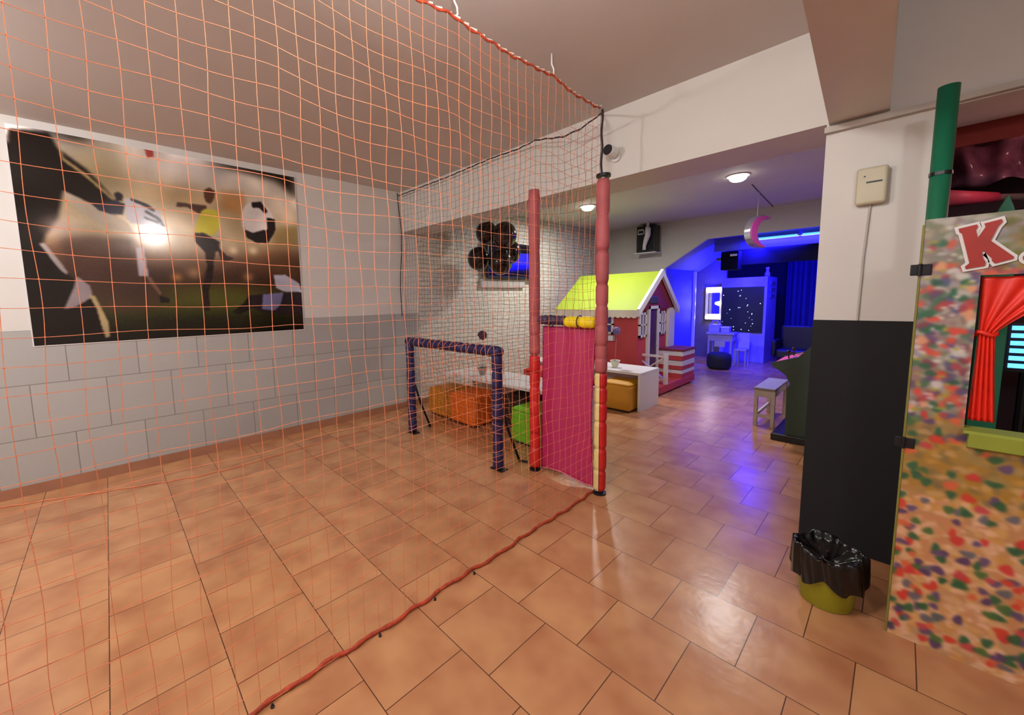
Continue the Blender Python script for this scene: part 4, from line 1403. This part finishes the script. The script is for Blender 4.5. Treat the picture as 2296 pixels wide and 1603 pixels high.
painted_sheet('mural', lambda u, v: (BX0 + u * (BX1 - BX0), BYF - .0015, BZ1 - v * BZ1), NBU, NBV, paint_booth(NBU, NBV), attr_mat('dabbed_paint', .55), t, keep)
MB().box(BX0 - .007, BX0 - .0005, BYF - .004, BYF + .03, 0, BZ1 - .02).build('edge_strip', mat('yellow_green_strip', (122, 116, 46), .5, .15, 12), t)
sl = MB()
sl.box(OX0 - .004, OX1 + .02, BYF - .05, BYF + .05, .955, .966)
sl.prism([(BYF - .05, .955), (BYF - .002, .955), (BYF - .002, .888), (BYF - .035, .900)], 'x', OX0 + .01, OX1 + .02)
sl.build('window_sill', mat('lime_sill', (146, 160, 62), .5), t)
for z in (1.585, .868):
    h = MB().box(BX0 - .03, BX0 + .028, BYF - .008, BYF - .002, z - .022, z + .022).build('hinge', DARKMET, t, bevel=.003)
    MB().tube([(BX0 - .004, BYF - .012, z - .024), (BX0 - .004, BYF - .012, z + .024)], .006, 8).build('hinge_pin', DARKMET, h)

RED_L = mat('letter_red', (158, 36, 26), .45, .12, 14)
KP = [(0.132, 1.734), (0.175, 1.744), (0.178, 1.734), (0.174, 1.724), (0.18, 1.694), (0.196, 1.732), (0.192, 1.745), (0.23, 1.755), (0.233, 1.744), (0.224, 1.728), (0.211, 1.68), (0.256, 1.629), (0.266, 1.618), (0.266, 1.61), (0.226, 1.596), (0.219, 1.606), (0.218, 1.615), (0.197, 1.645), (0.194, 1.641), (0.198, 1.617), (0.205, 1.602), (0.204, 1.589), (0.16, 1.58), (0.157, 1.59), (0.167, 1.602), (0.142, 1.714), (0.135, 1.721)]


def grow(P, d):
    n = len(P)
    A = sum(P[i][0] * P[(i + 1) % n][1] - P[(i + 1) % n][0] * P[i][1] for i in range(n))
    s = 1 if A > 0 else -1
    out = []
    for i in range(n):
        a, b, c = Vector(P[i - 1]), Vector(P[i]), Vector(P[(i + 1) % n])
        e1, e2 = (b - a).normalized(), (c - b).normalized()
        n1, n2 = Vector((e1.y, -e1.x)) * s, Vector((e2.y, -e2.x)) * s
        m = n1 + n2
        m = m / max(.6, (m.dot(n1)) if m.length > 1e-6 else 1)
        out.append(tuple(b + m * d))
    return out


# lettering: a red K with white border, then a red point
t3 = thing('letter_k', (.2, BYF, 1.58), 'red letter K with white outline fixed to the booth front', 'sign letter')
MB().prism(grow(KP, .009), 'y', BYF - .0075, BYF - .003).build('outline', MWHITE, t3)
MB().prism(KP, 'y', BYF - .012, BYF - .0078).build('face', RED_L, t3)
t3 = thing('letter_point', (.305, BYF, 1.61), 'red round full stop with white outline right of the letter K', 'sign letter')
for r, a, b, m, nm in ((.027, .0075, .003, MWHITE, 'outline'), (.018, .012, .0078, RED_L, 'face')):
    MB().tube([(.304, BYF - b, 1.612), (.304, BYF - a, 1.612)], r, 28).build(nm, m, t3)

# curtain of the booth window
CURT = mat('red_satin', (226, 40, 20), .45, .08, 12)


def drapery(u, v):
    """v = 1 at the rod, gathered at v about .62, then hanging"""
    zt, zk, zb = 1.548, 1.335, .995
    z = zb + (zt - zb) * v
    k = (zk - zb) / (zt - zb)
    if v > k:
        s = (v - k) / (1 - k)
        wdt = .038 + .24 * s ** 1.2
        x0 = .210 - .008 * s
    else:
        s = (k - v) / k
        wdt = .038 + .026 * s
        x0 = .210 - .004 * s
    x = x0 + wdt * u
    y = BYF + .035 + .008 * math.sin(u * 26 + v * 3) * (.5 + .5 * abs(v - k))
    return (x, y - .012, z)


t3 = thing('booth_curtain', (.22, BYF + .03, 1.0), 'red tied-back curtain in the window of the dabbed booth', 'curtain')
MB().sheet(drapery, 40, 44).build('drape', CURT, t3, smooth=True, solid=.003)
MB().tube([(.227 + .024 * math.cos(a), BYF + .026 + .018 * math.sin(a), 1.335 + .006 * math.sin(2 * a)) for a in np.linspace(0, 2 * PI, 20)], .008, 8).build('tie_band', CURT, t3, smooth=True)
MB().tube([(.19, BYF + .045, 1.562), (.87, BYF + .045, 1.562)], .006, 8).build('rod', STEEL, t3)

# inside and above the booth
PURP = mat('dark_plum_wall', (52, 26, 40), .7, .15, 3)
struct(MB().box(.0, 2.4, 4.55, 4.62, 0, CZ).build('wall_booth_rear', PURP))
struct(MB().box(-.02, .10, 3.48, 4.55, 0, CZ).build('wall_booth_side', PURP))
struct(MB().box(.04, 2.4, 3.48, 4.55, 2.45, 2.5).build('ceiling_booth', mat('pinkish_ceiling', (196, 150, 140), .6, .1, 5)))
struct(MB().box(2.4, 2.46, 3.48, 4.62, 0, CZ).build('wall_booth_right', PURP))
tag(MB().box(.12, 1.9, 3.49, 3.505, 2.28, 2.44).build('red_valance', mat('dark_red_cloth', (132, 42, 36), .8), origin=(1.0, 3.5, 2.28)),
    'dark red strip of cloth under the white lintel above the booth', 'valance')
t3 = thing('green_post', (.1, 2.72, 0), 'green padded post rising behind the booth front', 'post')
GPAD = mat('green_padding', (18, 106, 74), .5, .06, 6, .08, 20)
MB().lathe([(.031, .02), (.033, 2.37)], (.083, 2.72, 0), 24).build('padding', GPAD, t3, smooth=True)
MB().lathe([(.036, 2.0), (.036, 2.015)], (.083, 2.72, 0), 24).build('strap', BLACKPL, t3)
MB().lathe([(.02, 0), (.02, .02)], (.083, 2.72, 0), 12).build('core', STEEL, t3)
t3 = thing('pink_beam', (.6, 3.7, 1.95), 'pink padded beam inside the soft play above the booth', 'beam')
MB().tube([(.11, 3.55, 2.03), (.34, 3.95, 2.05)], [.045, .03], 16).build('padding', mat('pink_padding', (206, 74, 104), .5), t3, smooth=True)
MB().tube([(.34, 3.95, 2.05), (.75, 4.5, 2.07)], .02, 12).build('bar', STEEL, t3)
tag(MB().prism([(.27, 0), (.36, 0), (.36, 1.80), (.335, 1.90), (.318, 1.95), (.30, 1.90), (.27, 1.80)], 'y', 3.2, 3.26).build('green_cone', GPAD, origin=(.31, 3.2, 0)), 'small green pointed pad showing over the booth top', 'pad')


def wrap(u, v):
    return (.12 + 2.1 * u, 4.1 + .05 * math.sin(u * 40 + v * 5) + .03 * math.sin(u * 90), 2.16 + .26 * v + .015 * math.sin(u * 55))


tag(MB().sheet(wrap, 120, 12).build('plastic_wrap', mat('shiny_film', (120, 82, 104), .12, .3, 14), origin=(1, 4.1, 2.16), smooth=True, solid=.002),
    'crumpled shiny plastic film hanging inside above the booth', 'plastic film')
SLAT = mat('cyan_slat_glow', (60, 140, 255), .4, emit=(.14, .55, 1), estr=2.4)
for i, (x0, x1, lb) in enumerate(((.385, .445, 'left blue glowing louvre lamp seen through the booth window'), (.468, .60, 'right blue glowing louvre lamp seen through the booth window'))):
    t4 = thing('louvre_lamp', ((x0 + x1) / 2, 4.0, 1.0), lb, 'lamp', 'blue louvre lamps in the booth')
    MB().box(x0 - .012, x1 + .012, 4.015, 4.04, 1.0, 1.30).build('housing', BLACKPL, t4)
    MB().tube([((x0 + x1) / 2, 4.03, 0), ((x0 + x1) / 2, 4.03, 1.0)], .02, 8).build('stand', BLACKPL, t4)
    for k in range(6):
        z = 1.025 + k * .046
        MB().box(x0, x1, 4.0, 4.014, z, z + .026).build('slat', SLAT, t4)
